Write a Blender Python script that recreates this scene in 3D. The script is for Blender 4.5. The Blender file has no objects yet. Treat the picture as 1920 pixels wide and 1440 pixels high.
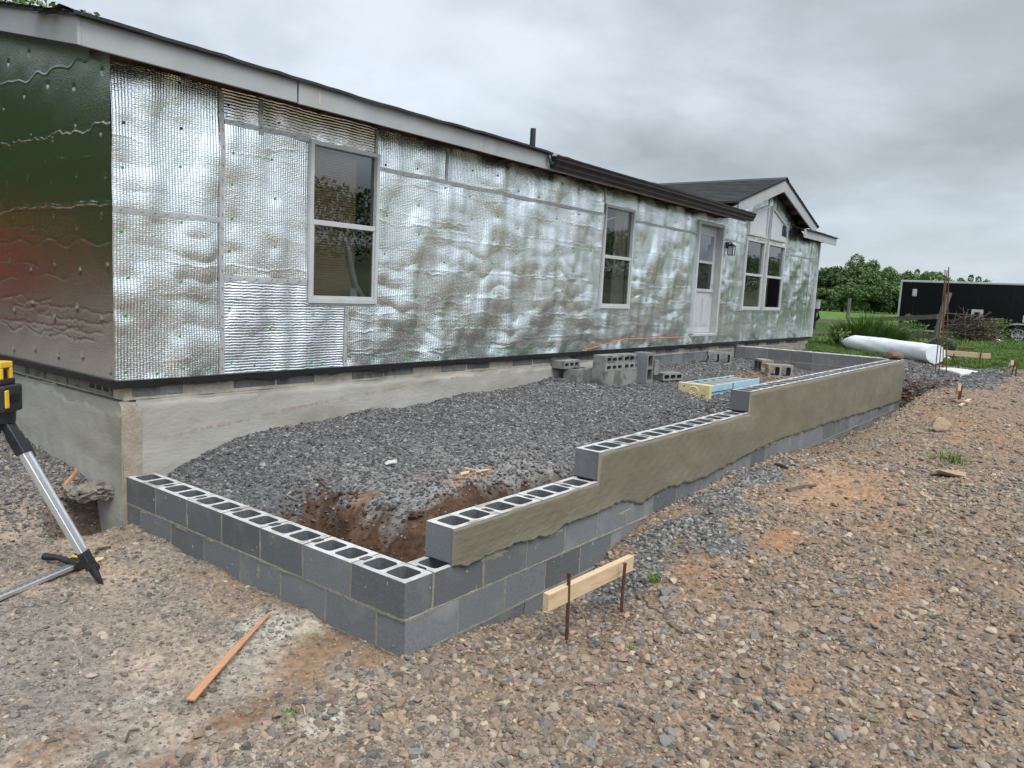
import bpy, bmesh, math, random
import numpy as np
from mathutils import Vector, Matrix, Euler
R = random.Random(7)
NR = np.random.RandomState(11)
SC = bpy.context.scene
COL = SC.collection
rad = math.radians

# ------------------------------------------------------------------ camera
CAM = np.array([-2.59633, -2.59118, 1.47380])
FOC = 1434.54 / 1920.0
RV = np.array([0.61195405, -0.78944003, 0.04792356])
UV = np.array([0.06839823, 0.11319311, 0.99121592])
FV = np.array([0.78793015, 0.60330071, -0.12326529])
cd = bpy.data.cameras.new('camera')
cam = bpy.data.objects.new('camera', cd); COL.objects.link(cam)
cd.sensor_fit = 'HORIZONTAL'; cd.sensor_width = 36.0; cd.lens = FOC * 36.0
cd.clip_start = 0.05; cd.clip_end = 2000
M = Matrix(((RV[0], UV[0], -FV[0], CAM[0]), (RV[1], UV[1], -FV[1], CAM[1]), (RV[2], UV[2], -FV[2], CAM[2]), (0, 0, 0, 1)))
cam.matrix_world = M
SC.camera = cam

# ------------------------------------------------------------------ world
SUN_EL, SUN_AZ = rad(58), rad(200)
W = bpy.data.worlds.new('World'); SC.world = W; W.use_nodes = True
nt = W.node_tree; nt.nodes.clear()
def N(t, **k):
    n = nt.nodes.new(t)
    for a, b in k.items(): setattr(n, a, b)
    return n
sky = N('ShaderNodeTexSky', sky_type='NISHITA'); sky.sun_disc = False
sky.sun_elevation = SUN_EL; sky.sun_rotation = SUN_AZ
tc = N('ShaderNodeTexCoord'); sep = N('ShaderNodeSeparateXYZ')
nt.links.new(tc.outputs['Generated'], sep.inputs[0])
def mth(op, a, b=None, clamp=False):
    m = N('ShaderNodeMath', operation=op); m.use_clamp = clamp
    for i, v in enumerate((a, b)):
        if v is None: continue
        if isinstance(v, (int, float)): m.inputs[i].default_value = v
        else: nt.links.new(v, m.inputs[i])
    return m.outputs[0]
zz = mth('ADD', mth('MAXIMUM', sep.outputs[2], 0.0), 0.27)
cmb = N('ShaderNodeCombineXYZ')
nt.links.new(mth('DIVIDE', sep.outputs[0], zz), cmb.inputs[0]); nt.links.new(mth('DIVIDE', sep.outputs[1], zz), cmb.inputs[1])
def cloud(scale, detail, dist, off, rough=0.55):
    mp = N('ShaderNodeMapping'); mp.inputs['Location'].default_value = off
    mp.inputs['Rotation'].default_value = (0, 0, rad(35)); mp.inputs['Scale'].default_value = (1.0, 1.0, 1)
    nt.links.new(cmb.outputs[0], mp.inputs[0])
    n = N('ShaderNodeTexNoise'); n.inputs['Scale'].default_value = scale; n.inputs['Detail'].default_value = detail
    n.inputs['Roughness'].default_value = rough; n.inputs['Distortion'].default_value = dist
    nt.links.new(mp.outputs[0], n.inputs['Vector']); return n.outputs[0]
c1 = cloud(0.62, 4, 0.25, (28.18676536563637, 2.280037181431598, 0), .45); c2 = cloud(1.7, 6, 0.15, (39.00398252576941, 0.9146225301088284, 2), .54)
mix = mth('ADD', mth('MULTIPLY', c1, 0.56), mth('MULTIPLY', c2, 0.44))
cr = N('ShaderNodeValToRGB'); e = cr.color_ramp.elements
e[0].position = 0.385; e[0].color = (2.1, 2.29, 2.42, 1)
e[1].position = 0.62; e[1].color = (4.35, 4.78, 5.2, 1)
m_ = e.new(0.47); m_.color = (2.80, 3.10, 3.36, 1)
m2_ = e.new(0.54); m2_.color = (3.6, 3.98, 4.34, 1)
nt.links.new(mix, cr.inputs[0])
# haze band: the deck evens out towards the horizon
hz = mth('SUBTRACT', 1.0, mth('MULTIPLY', mth('MAXIMUM', sep.outputs[2], 0.0), 5.5), True)
mh = N('ShaderNodeMixRGB'); mh.inputs[2].default_value = (2.85, 3.26, 3.64, 1)
nt.links.new(mth('MULTIPLY', hz, 0.75), mh.inputs[0]); nt.links.new(cr.outputs[0], mh.inputs[1])
mx = N('ShaderNodeMixRGB'); mx.inputs[0].default_value = 0.93
nt.links.new(sky.outputs[0], mx.inputs[1]); nt.links.new(mh.outputs[0], mx.inputs[2])
# an overcast deck is brighter on the sun's side
vd = N('ShaderNodeVectorMath', operation='DOT_PRODUCT'); nt.links.new(tc.outputs['Generated'], vd.inputs[0])
vd.inputs[1].default_value = (math.sin(SUN_AZ) * math.cos(SUN_EL), math.cos(SUN_AZ) * math.cos(SUN_EL), math.sin(SUN_EL))
glow = mth('ADD', mth('MULTIPLY', mth('POWER', mth('MAXIMUM', vd.outputs['Value'], 0.0), 2.0), 2.0), 0.84)
vs_ = N('ShaderNodeVectorMath', operation='SCALE'); nt.links.new(mx.outputs[0], vs_.inputs[0]); nt.links.new(glow, vs_.inputs[3])
bg = N('ShaderNodeBackground'); bg.inputs[1].default_value = 0.10
out = N('ShaderNodeOutputWorld')
nt.links.new(vs_.outputs[0], bg.inputs[0]); nt.links.new(bg.outputs[0], out.inputs[0])
ld = bpy.data.lights.new('sun', 'SUN'); ld.energy = 1.25; ld.angle = rad(35); ld.color = (1.0, 0.965, 0.91)
sun = bpy.data.objects.new('sun', ld); COL.objects.link(sun)
az = SUN_AZ
sdir = Vector((math.sin(az) * math.cos(SUN_EL), math.cos(az) * math.cos(SUN_EL), math.sin(SUN_EL)))
sun.rotation_euler = sdir.to_track_quat('Z', 'Y').to_euler()
SC.view_settings.view_transform = 'Standard'; SC.view_settings.look = 'None'
SC.view_settings.exposure = 1.18; SC.view_settings.gamma = 1.0; SC.view_settings.use_curve_mapping = False
SC.render.engine = 'CYCLES'
SC.cycles.max_bounces = 8; SC.cycles.transparent_max_bounces = 16

# ------------------------------------------------------------------ helpers
def ray(u, v):
    d = FV + (u - 960) / 1434.54 * RV - (v - 720) / 1434.54 * UV
    return CAM, d
def dep(d, u, v):
    o, r = ray(u, v); return o + d * r
def tag(o, label=None, cat=None, group=None, kind=None):
    if label: o['label'] = label
    if cat: o['category'] = cat
    if group: o['group'] = group
    if kind: o['kind'] = kind
    return o
def link(name, me, parent=None):
    o = bpy.data.objects.new(name, me); COL.objects.link(o)
    if parent is not None: o.parent = parent
    return o
def thing(name, label, cat, loc=(0, 0, 0), rz=0.0, group=None):
    o = bpy.data.objects.new(name, None); COL.objects.link(o); o.empty_display_size = 0.1
    o.location = loc; o.rotation_euler = (0, 0, rz)
    return tag(o, label, cat, group)
def mesh_np(name, V, F, mats=(), smooth=False, midx=None, col=None):
    """V (n,3) float, F (m,k) int with k = 3 or 4"""
    V = np.ascontiguousarray(V, np.float32); F = np.ascontiguousarray(F, np.int32)
    me = bpy.data.meshes.new(name); k = F.shape[1]
    me.vertices.add(len(V)); me.vertices.foreach_set('co', V.ravel())
    me.loops.add(F.size); me.loops.foreach_set('vertex_index', F.ravel())
    me.polygons.add(len(F)); me.polygons.foreach_set('loop_start', np.arange(0, F.size, k, dtype=np.int32))
    if midx is not None: me.polygons.foreach_set('material_index', np.ascontiguousarray(midx, np.int32))
    me.update(calc_edges=True)
    if smooth: me.polygons.foreach_set('use_smooth', np.ones(len(F), bool))
    for m in mats: me.materials.append(m)
    if col is not None:
        a = me.attributes.new('col', 'FLOAT_COLOR', 'POINT')
        a.data.foreach_set('color', np.ascontiguousarray(np.c_[col, np.ones(len(col))], np.float32).ravel())
    me.validate()
    return me
class MB:
    def __init__(s): s.v = []; s.f = []; s.m = []; s.mi = 0
    def add(s, vs, fs):
        b = len(s.v); s.v += [tuple(x) for x in vs]
        for f in fs: s.f.append(tuple(i + b for i in f)); s.m.append(s.mi)
        return s
    def box(s, a, b, rot=None, piv=None):
        x0, y0, z0 = a; x1, y1, z1 = b
        vs = [(x0, y0, z0), (x1, y0, z0), (x1, y1, z0), (x0, y1, z0), (x0, y0, z1), (x1, y0, z1), (x1, y1, z1), (x0, y1, z1)]
        if rot is not None:
            p = Vector(piv if piv is not None else [(x0 + x1) / 2, (y0 + y1) / 2, (z0 + z1) / 2])
            vs = [tuple(rot @ (Vector(q) - p) + p) for q in vs]
        return s.add(vs, [(0, 3, 2, 1), (4, 5, 6, 7), (0, 1, 5, 4), (1, 2, 6, 5), (2, 3, 7, 6), (3, 0, 4, 7)])
    def beam(s, p0, p1, w, h, up=(0, 0, 1)):
        p0 = Vector(p0); p1 = Vector(p1); d = (p1 - p0).normalized(); sd = d.cross(Vector(up)).normalized(); u = sd.cross(d)
        vs = []
        for p in (p0, p1):
            for a, b in ((-1, -1), (1, -1), (1, 1), (-1, 1)): vs.append(p + sd * a * w / 2 + u * b * h / 2)
        return s.add(vs, [(0, 1, 2, 3), (7, 6, 5, 4), (0, 4, 5, 1), (1, 5, 6, 2), (2, 6, 7, 3), (3, 7, 4, 0)])
    def cyl(s, p0, p1, r0, r1=None, n=12, cap=True):
        if r1 is None: r1 = r0
        return s.tube([p0, p1], [r0, r1], n, cap)
    def tube(s, pts, rs, n=10, cap=True):
        pts = [Vector(p) for p in pts]
        if not hasattr(rs, '__len__'): rs = [rs] * len(pts)
        vs = []; fs = []; ref = None
        for i, p in enumerate(pts):
            d = (pts[min(i + 1, len(pts) - 1)] - pts[max(i - 1, 0)]).normalized()
            if ref is None: ref = Vector((0, 0, 1)) if abs(d.z) < 0.9 else Vector((1, 0, 0))
            a = d.cross(ref).normalized(); b = d.cross(a).normalized(); ref = -b if False else ref
            for k in range(n):
                t = 2 * math.pi * k / n; vs.append(p + (a * math.cos(t) + b * math.sin(t)) * rs[i])
        for i in range(len(pts) - 1):
            for k in range(n):
                k2 = (k + 1) % n; fs.append((i * n + k, (i + 1) * n + k, (i + 1) * n + k2, i * n + k2))
        if cap: fs.append(tuple(range(n))); fs.append(tuple(reversed(range((len(pts) - 1) * n, len(pts) * n))))
        return s.add(vs, fs)
    def prism(s, poly, axis, a, b):
        """poly of 2D points, extruded along axis ('x','y','z') from a to b"""
        def P(p, t): return {'x': (t, p[0], p[1]), 'y': (p[0], t, p[1]), 'z': (p[0], p[1], t)}[axis]
        n = len(poly); vs = [P(p, a) for p in poly] + [P(p, b) for p in poly]
        fs = [tuple(range(n)), tuple(reversed(range(n, 2 * n)))] + [(i, n + i, n + (i + 1) % n, (i + 1) % n) for i in range(n)]
        return s.add(vs, fs)
    def mesh(s, name, mats, smooth=False, bevel=0.0, seg=1):
        me = bpy.data.meshes.new(name); me.from_pydata(s.v, [], s.f)
        for m in (mats if isinstance(mats, (list, tuple)) else [mats]): me.materials.append(m)
        me.polygons.foreach_set('material_index', s.m)
        bm = bmesh.new(); bm.from_mesh(me)
        if bevel > 0: bmesh.ops.bevel(bm, geom=list(bm.edges), offset=bevel, segments=seg, profile=0.6, affect='EDGES')
        bmesh.ops.recalc_face_normals(bm, faces=bm.faces); bm.to_mesh(me); bm.free()
        if smooth:
            me.polygons.foreach_set('use_smooth', [True] * len(me.polygons))
            try: me.set_sharp_from_angle(angle=rad(38))
            except Exception: pass
        me.update(); return me
    def obj(s, name, mats, parent=None, **k): return link(name, s.mesh(name, mats, **k), parent)
def fnoise(x, z, lam, seed, ax=1.0, az_=1.0, n=9):
    r = np.random.RandomState(seed); o = np.zeros(np.broadcast(x, z).shape)
    for i in range(n):
        t = r.uniform(0, 2 * math.pi); l = lam * r.uniform(0.6, 1.6); k = 2 * math.pi / l
        o = o + np.sin(k * (math.cos(t) * x * ax + math.sin(t) * z * az_) + r.uniform(0, 6.28))
    return o / math.sqrt(n)
def sstep(a, b, x):
    t = np.clip((x - a) / (b - a), 0, 1); return t * t * (3 - 2 * t)

# ------------------------------------------------------------------ materials
def pm(name, c1, c2=None, scale=8.0, rough=0.8, metal=0.0, bump=0.0, bscale=60.0, rvar=0.0, detail=5.0, attr=None, spec=0.5,
       stretch=None, c3=None, s3=2.0, t3=(0.52, 0.62), coat=0.0, sub=None):
    m = bpy.data.materials.new(name); m.use_nodes = True; t = m.node_tree; b = t.nodes['Principled BSDF']
    L = t.links.new
    def node(k, **kw):
        n = t.nodes.new(k)
        for a, v in kw.items(): setattr(n, a, v)
        return n
    co = node('ShaderNodeTexCoord'); oi = node('ShaderNodeObjectInfo')
    add = node('ShaderNodeVectorMath', operation='ADD'); mul = node('ShaderNodeVectorMath', operation='SCALE'); mul.inputs[3].default_value = 37.0
    cx = node('ShaderNodeCombineXYZ')
    for i in range(3): L(oi.outputs['Random'], cx.inputs[i])
    L(cx.outputs[0], mul.inputs[0]); L(co.outputs['Object'], add.inputs[0]); L(mul.outputs[0], add.inputs[1])
    vec = add.outputs[0]
    if stretch:
        mp = node('ShaderNodeMapping'); mp.inputs['Scale'].default_value = stretch; L(vec, mp.inputs[0]); vec = mp.outputs[0]
    nz = node('ShaderNodeTexNoise'); nz.inputs['Scale'].default_value = scale; nz.inputs['Detail'].default_value = detail
    nz.inputs['Roughness'].default_value = 0.6; L(vec, nz.inputs['Vector'])
    ramp = node('ShaderNodeValToRGB'); ramp.color_ramp.elements[0].position = 0.3; ramp.color_ramp.elements[1].position = 0.7
    ramp.color_ramp.elements[0].color = (*c1, 1); ramp.color_ramp.elements[1].color = (*(c2 or c1), 1)
    L(nz.outputs[0], ramp.inputs[0]); colr = ramp.outputs[0]
    if attr:
        at = node('ShaderNodeAttribute', attribute_name='col', attribute_type=attr)
        mm = node('ShaderNodeMixRGB', blend_type='MULTIPLY'); mm.inputs[0].default_value = 1.0
        L(at.outputs['Color'], mm.inputs[1]); L(colr, mm.inputs[2]); colr = mm.outputs[0]
    if c3:
        n3 = node('ShaderNodeTexNoise'); n3.inputs['Scale'].default_value = s3; n3.inputs['Detail'].default_value = 6; L(vec, n3.inputs['Vector'])
        mr = node('ShaderNodeMapRange'); mr.inputs[1].default_value = t3[0]; mr.inputs[2].default_value = t3[1]; L(n3.outputs[0], mr.inputs[0])
        m3 = node('ShaderNodeMixRGB'); m3.inputs[2].default_value = (*c3, 1); L(mr.outputs[0], m3.inputs[0]); L(colr, m3.inputs[1]); colr = m3.outputs[0]
    if rvar:
        hs = node('ShaderNodeHueSaturation'); mr = node('ShaderNodeMapRange')
        mr.inputs[3].default_value = 1 - rvar; mr.inputs[4].default_value = 1 + rvar
        L(oi.outputs['Random'], mr.inputs[0]); L(mr.outputs[0], hs.inputs['Value']); L(colr, hs.inputs['Color']); colr = hs.outputs[0]
    L(colr, b.inputs['Base Color'])
    b.inputs['Roughness'].default_value = rough; b.inputs['Metallic'].default_value = metal; b.inputs['Specular IOR Level'].default_value = spec
    b.inputs['Coat Weight'].default_value = coat
    if bump:
        nb = node('ShaderNodeTexNoise'); nb.inputs['Scale'].default_value = bscale; nb.inputs['Detail'].default_value = 5; nb.inputs['Roughness'].default_value = 0.65
        L(vec, nb.inputs['Vector']); bp = node('ShaderNodeBump'); bp.inputs['Strength'].default_value = bump; bp.inputs['Distance'].default_value = 0.01
        L(nb.outputs[0], bp.inputs['Height']); L(bp.outputs[0], b.inputs['Normal'])
    return m
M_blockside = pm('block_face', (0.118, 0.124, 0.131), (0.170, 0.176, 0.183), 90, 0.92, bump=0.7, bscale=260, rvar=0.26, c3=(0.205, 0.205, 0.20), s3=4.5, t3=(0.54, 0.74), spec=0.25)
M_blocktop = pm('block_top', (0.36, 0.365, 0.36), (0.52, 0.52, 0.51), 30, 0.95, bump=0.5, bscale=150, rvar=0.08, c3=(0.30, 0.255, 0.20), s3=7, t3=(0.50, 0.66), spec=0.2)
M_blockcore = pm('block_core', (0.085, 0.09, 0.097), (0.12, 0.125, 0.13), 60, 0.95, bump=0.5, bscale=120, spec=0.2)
M_oldblock = pm('weathered_block', (0.17, 0.175, 0.165), (0.25, 0.25, 0.235), 40, 0.95, bump=0.6, bscale=160, rvar=0.18, c3=(0.12, 0.115, 0.10), s3=6, spec=0.2)
M_tanblock = pm('dusty_block', (0.20, 0.18, 0.145), (0.30, 0.27, 0.22), 30, 0.95, bump=0.6, bscale=160, rvar=0.1, spec=0.2)
M_mortar = pm('mortar', (0.185, 0.172, 0.135), (0.29, 0.27, 0.22), 25, 0.95, bump=0.9, bscale=90, spec=0.2)
M_coat = pm('fresh_parge_coat', (0.128, 0.113, 0.080), (0.160, 0.143, 0.104), 3.0, 0.85, bump=0.35, bscale=30, detail=8, c3=(0.185, 0.168, 0.125), s3=1.6, t3=(0.52, 0.78), stretch=(1, 1, 2.2), spec=0.3)
M_oldparge = pm('old_parge', (0.28, 0.268, 0.235), (0.38, 0.365, 0.325), 2.2, 0.93, bump=0.5, bscale=25, detail=9, c3=(0.24, 0.215, 0.175), s3=1.3, t3=(0.52, 0.72), stretch=(0.7, 0.7, 1.6), spec=0.2)
M_corner = pm('rust_stained_parge', (0.245, 0.20, 0.15), (0.34, 0.305, 0.25), 9, 0.95, bump=0.8, bscale=40, spec=0.2)
M_oldmortar = pm('pale_old_mortar', (0.36, 0.32, 0.25), (0.52, 0.48, 0.40), 12, 0.95, bump=0.9, bscale=40, c3=(0.30, 0.19, 0.11), s3=7, t3=(0.62, 0.74), spec=0.2)
M_flash = pm('black_flashing', (0.006, 0.006, 0.007), (0.012, 0.012, 0.013), 20, 0.55)
M_tape = pm('seam_tape', (0.36, 0.365, 0.37), (0.46, 0.465, 0.47), 18, 0.42, metal=0.35, bump=0.25, bscale=60)
M_print = pm('tape_print', (0.03, 0.032, 0.035), rough=0.6)
M_green = pm('green_cap', (0.012, 0.20, 0.025), (0.03, 0.30, 0.05), 30, 0.4)
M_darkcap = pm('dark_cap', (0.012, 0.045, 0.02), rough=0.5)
M_white = pm('white_vinyl', (0.37, 0.38, 0.387), (0.44, 0.45, 0.455), 6, 0.35, bump=0.05)
M_fascia = pm('fascia_paint', (0.285, 0.295, 0.306), (0.345, 0.353, 0.362), 3, 0.55, bump=0.12, bscale=20, c3=(0.31, 0.295, 0.26), s3=2.2, t3=(0.6, 0.8))
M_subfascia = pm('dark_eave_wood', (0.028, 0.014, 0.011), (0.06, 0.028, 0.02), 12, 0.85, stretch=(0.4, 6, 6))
M_rafter = pm('rafter_wood', (0.13, 0.085, 0.05), (0.20, 0.14, 0.09), 10, 0.85)
M_osb = pm('wall_wood', (0.10, 0.06, 0.035), (0.16, 0.10, 0.06), 14, 0.9)
M_shingle = pm('shingle', (0.020, 0.023, 0.026), (0.055, 0.06, 0.064), 55, 0.95, bump=0.9, bscale=220, rvar=0.25, c3=(0.04, 0.045, 0.045), s3=5)
M_gutter = pm('brown_gutter', (0.016, 0.012, 0.012), (0.022, 0.017, 0.016), 6, 0.5, spec=0.3)
M_black = pm('black_plastic', (0.010, 0.010, 0.011), (0.018, 0.018, 0.019), 20, 0.45)
M_pipe = pm('vent_pipe_black', (0.012, 0.012, 0.013), rough=0.5)
M_trailer = pm('black_trailer_skin', (0.003, 0.0035, 0.005), (0.005, 0.0055, 0.007), 3, 0.22, bump=0.03, bscale=3, spec=0.25)
M_alu = pm('aluminium', (0.60, 0.61, 0.62), (0.72, 0.73, 0.74), 8, 0.32, metal=0.85, bump=0.04)
M_yellow = pm('tool_yellow', (0.62, 0.37, 0.02), (0.70, 0.43, 0.03), 12, 0.4)
M_lens = pm('dark_lens', (0.01, 0.012, 0.014), rough=0.08)
M_wood = pm('fresh_lumber', (0.46, 0.32, 0.19), (0.58, 0.43, 0.28), 5, 0.8, bump=0.3, bscale=30, stretch=(1.5, 18, 18), c3=(0.33, 0.20, 0.10), s3=2.4, t3=(0.58, 0.75))
M_redwood = pm('cedar_lath', (0.36, 0.17, 0.08), (0.46, 0.25, 0.13), 5, 0.8, bump=0.3, bscale=30, stretch=(2, 20, 20))
M_rust = pm('rusty_steel', (0.055, 0.026, 0.015), (0.13, 0.055, 0.025), 30, 0.8, metal=0.3, bump=0.5, bscale=80)
M_oldwood = pm('grey_fence_wood', (0.07, 0.06, 0.05), (0.16, 0.145, 0.125), 6, 0.95, bump=0.7, bscale=25, stretch=(8, 8, 0.8))
M_tie = pm('brown_timber', (0.09, 0.045, 0.025), (0.15, 0.08, 0.05), 6, 0.9, bump=0.6, bscale=25)
M_concrete = pm('pale_concrete', (0.42, 0.41, 0.38), (0.55, 0.54, 0.50), 8, 0.95, bump=0.5, bscale=50)
M_footing = pm('rough_footing', (0.15, 0.13, 0.11), (0.23, 0.205, 0.175), 8, 0.95, bump=1.0, bscale=22, c3=(0.16, 0.10, 0.06), s3=5)
M_plastic = pm('white_poly_wrap', (0.62, 0.65, 0.68), (0.76, 0.78, 0.80), 3, 0.30, bump=0.35, bscale=9, c3=(0.50, 0.46, 0.40), s3=1.5, t3=(0.62, 0.8))
M_blue = pm('ladder_blue', (0.25, 0.45, 0.57), (0.33, 0.53, 0.64), 10, 0.5, c3=(0.42, 0.50, 0.53), s3=7, t3=(0.56, 0.7))
M_capyel = pm('ladder_cap_tan', (0.52, 0.42, 0.21), (0.62, 0.52, 0.29), 14, 0.6, c3=(0.36, 0.28, 0.14), s3=9, t3=(0.6, 0.75))
M_step = pm('ladder_step', (0.40, 0.39, 0.35), (0.52, 0.51, 0.46), 10, 0.5, metal=0.3)
M_blind = pm('blind_slat', (0.34, 0.23, 0.14), (0.40, 0.28, 0.18), 6, 0.6)
M_curtain = pm('beige_curtain', (0.30, 0.26, 0.21), (0.36, 0.32, 0.27), 4, 0.9)
M_interior = pm('interior_wall', (0.16, 0.14, 0.12), (0.20, 0.18, 0.15), 3, 0.9)
M_orange = pm('orange_cord', (0.44, 0.15, 0.075), (0.52, 0.20, 0.11), 10, 0.7)
M_frostsky = pm('frost_and_sky_grey', (0.40, 0.43, 0.45), (0.44, 0.47, 0.49), 3, 0.25)  # pale grey; on the gable panes it paints the reflected sky
M_bark = pm('bark', (0.05, 0.037, 0.027), (0.10, 0.08, 0.06), 9, 0.95, bump=0.8, bscale=20, stretch=(3, 3, 0.7))
M_stick = pm('dead_sticks', (0.045, 0.034, 0.024), (0.12, 0.095, 0.068), 7, 0.95)
M_red = pm('machine_red', (0.34, 0.035, 0.025), (0.40, 0.045, 0.03), 4, 0.4)
M_tyre = pm('tyre_rubber', (0.012, 0.012, 0.012), (0.02, 0.02, 0.02), 30, 0.85)
M_rockA = pm('tan_rock', (0.27, 0.19, 0.125), (0.40, 0.30, 0.21), 7, 0.95, bump=0.9, bscale=30)
M_rockB = pm('grey_rock', (0.16, 0.15, 0.14), (0.26, 0.245, 0.225), 9, 0.95, bump=0.9, bscale=30)
M_rockC = pm('red_rock', (0.13, 0.065, 0.045), (0.20, 0.11, 0.08), 9, 0.95, bump=0.9, bscale=30)
M_stone = pm('gravel_stone', (0.78, 0.78, 0.78), (1.15, 1.13, 1.10), 60, 0.92, attr='INSTANCER', bump=0.5, bscale=140, spec=0.3)
def leafmat(name, a, b, rv=0.0):
    m = pm(name, a, b, 0.9, 0.65, detail=3, rvar=rv, spec=0.3)
    return m
M_leafA = leafmat('leaf_dark', (0.042, 0.084, 0.026), (0.086, 0.142, 0.042), 0.25)
M_leafB = leafmat('leaf_mid', (0.070, 0.122, 0.034), (0.118, 0.178, 0.052), 0.2)
M_leafC = leafmat('leaf_light', (0.075, 0.125, 0.025), (0.12, 0.18, 0.045), 0.15)
M_blade = pm('grass_blade', (0.07, 0.13, 0.025), (0.13, 0.21, 0.05), 3, 0.6, spec=0.3)
M_tuft = pm('lawn_blade', (0.8, 0.8, 0.8), (1.15, 1.15, 1.1), 3, 0.65, attr='INSTANCER', spec=0.3)

# foil
def foil(name, axis, ribs, rough=0.10):
    m = bpy.data.materials.new(name); m.use_nodes = True; t = m.node_tree; b = t.nodes['Principled BSDF']; L = t.links.new
    co = t.nodes.new('ShaderNodeTexCoord')
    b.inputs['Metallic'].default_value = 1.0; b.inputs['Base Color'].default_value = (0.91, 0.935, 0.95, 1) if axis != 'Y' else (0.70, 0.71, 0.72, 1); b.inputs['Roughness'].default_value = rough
    w = t.nodes.new('ShaderNodeTexWave'); w.bands_direction = axis; w.wave_profile = 'SIN'
    w.inputs['Scale'].default_value = 14.0; w.inputs['Distortion'].default_value = 0.9 if axis != 'Z' else 2.4; w.inputs['Detail'].default_value = 2.0; w.inputs['Detail Scale'].default_value = 1.2
    L(co.outputs['Object'], w.inputs['Vector'])
    mp = t.nodes.new('ShaderNodeMapping'); mp.inputs['Scale'].default_value = (0.55, 0.55, 1.25)
    L(co.outputs['Object'], mp.inputs[0])
    n = t.nodes.new('ShaderNodeTexNoise'); n.inputs['Scale'].default_value = 75; n.inputs['Detail'].default_value = 4; n.inputs['Roughness'].default_value = 0.65
    L(mp.outputs[0], n.inputs['Vector'])
    w2 = t.nodes.new('ShaderNodeTexWave'); w2.bands_direction = 'Z' if axis != 'Z' else 'X'; w2.wave_profile = 'SIN'
    w2.inputs['Scale'].default_value = 22.0; w2.inputs['Distortion'].default_value = 5.0; w2.inputs['Detail'].default_value = 2.0; w2.inputs['Detail Scale'].default_value = 3.0
    L(co.outputs['Object'], w2.inputs['Vector'])
    b1 = t.nodes.new('ShaderNodeBump'); b1.inputs['Strength'].default_value = ribs; b1.inputs['Distance'].default_value = 0.004; L(w.outputs[1], b1.inputs['Height'])
    b3 = t.nodes.new('ShaderNodeBump'); b3.inputs['Strength'].default_value = ribs * .34; b3.inputs['Distance'].default_value = 0.002; L(w2.outputs[1], b3.inputs['Height']); L(b1.outputs[0], b3.inputs['Normal'])
    b2 = t.nodes.new('ShaderNodeBump'); b2.inputs['Strength'].default_value = 0.46 if ribs > 0.3 else 0.30; b2.inputs['Distance'].default_value = 0.005; L(n.outputs[0], b2.inputs['Height'])
    L(b3.outputs[0], b2.inputs['Normal']); L(b2.outputs[0], b.inputs['Normal'])
    return m
M_foilV = foil('foil_vertical_ribs', 'X', 0.75)
M_foilH = foil('foil_horizontal_ribs', 'Z', 0.62)
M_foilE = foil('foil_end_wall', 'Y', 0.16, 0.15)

def glassmat():
    m = bpy.data.materials.new('window_glass'); m.use_nodes = True; t = m.node_tree; L = t.links.new
    for n in list(t.nodes): t.nodes.remove(n)
    o = t.nodes.new('ShaderNodeOutputMaterial'); mx = t.nodes.new('ShaderNodeMixShader'); tr = t.nodes.new('ShaderNodeBsdfTransparent')
    gl = t.nodes.new('ShaderNodeBsdfGlossy'); fr = t.nodes.new('ShaderNodeFresnel'); ad = t.nodes.new('ShaderNodeMath'); ad.operation = 'MULTIPLY_ADD'
    ad.inputs[1].default_value = 1.5; ad.inputs[2].default_value = 0.08; ad.use_clamp = True
    tr.inputs[0].default_value = (0.80, 0.82, 0.80, 1); gl.inputs['Roughness'].default_value = 0.01; gl.inputs[0].default_value = (0.9, 0.92, 0.93, 1); fr.inputs[0].default_value = 1.5
    L(fr.outputs[0], ad.inputs[0]); L(ad.outputs[0], mx.inputs[0]); L(tr.outputs[0], mx.inputs[1]); L(gl.outputs[0], mx.inputs[2]); L(mx.outputs[0], o.inputs[0])
    return m
M_glass = glassmat()

# ------------------------------------------------------------------ ground
BL, BH = 0.4064, 0.2032
XE = 11.557           # outer face of the far wall
XI = XE - BH
HX = np.array([-40, -3, 0, 2.3, 4.3, 7, 10, 12, 14, 16, 20, 30, 60, 300.])
HZ = np.array([-.15, -.33, -.38, -.25, -.08, -.02, .08, .22, .29, .33, .36, .30, .2, .1])
OX = np.array([-.2, .38, 1.12, 1.66, 2.25, 2.57, 3.28, 4.32, 5.35, 6.88, 8.63, 9.9, 11, 11.8])
OZ = np.array([-.38, -.42, -.53, -.46, -.26, -.19, -.15, -.11, -.13, -.24, -.28, -.34, -.36, -.36])
SX = np.array([.2, .3, .45, .74, 1.18, 1.73, 2.72, 3.95, 4.96, 5.66, 8.6, 9.35, 11.4])
SZ = np.array([-.08, -.04, .03, .12, .21, .24, .27, .31, .35, .37, .39, .41, .38])
EY = np.array([0, .26, .65, 1.26, 1.72, 2.38, 2.87, 3.2])
EZ = np.array([-.40, -.40, -.40, -.37, -.37, -.35, -.32, -.30])
FY = np.array([2.9, 3.1, 3.5, 4.0, 4.5, 5.0, 8.0])
FZ = np.array([-.20, -.13, -.08, -.05, 0.0, .10, .16])
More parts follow.
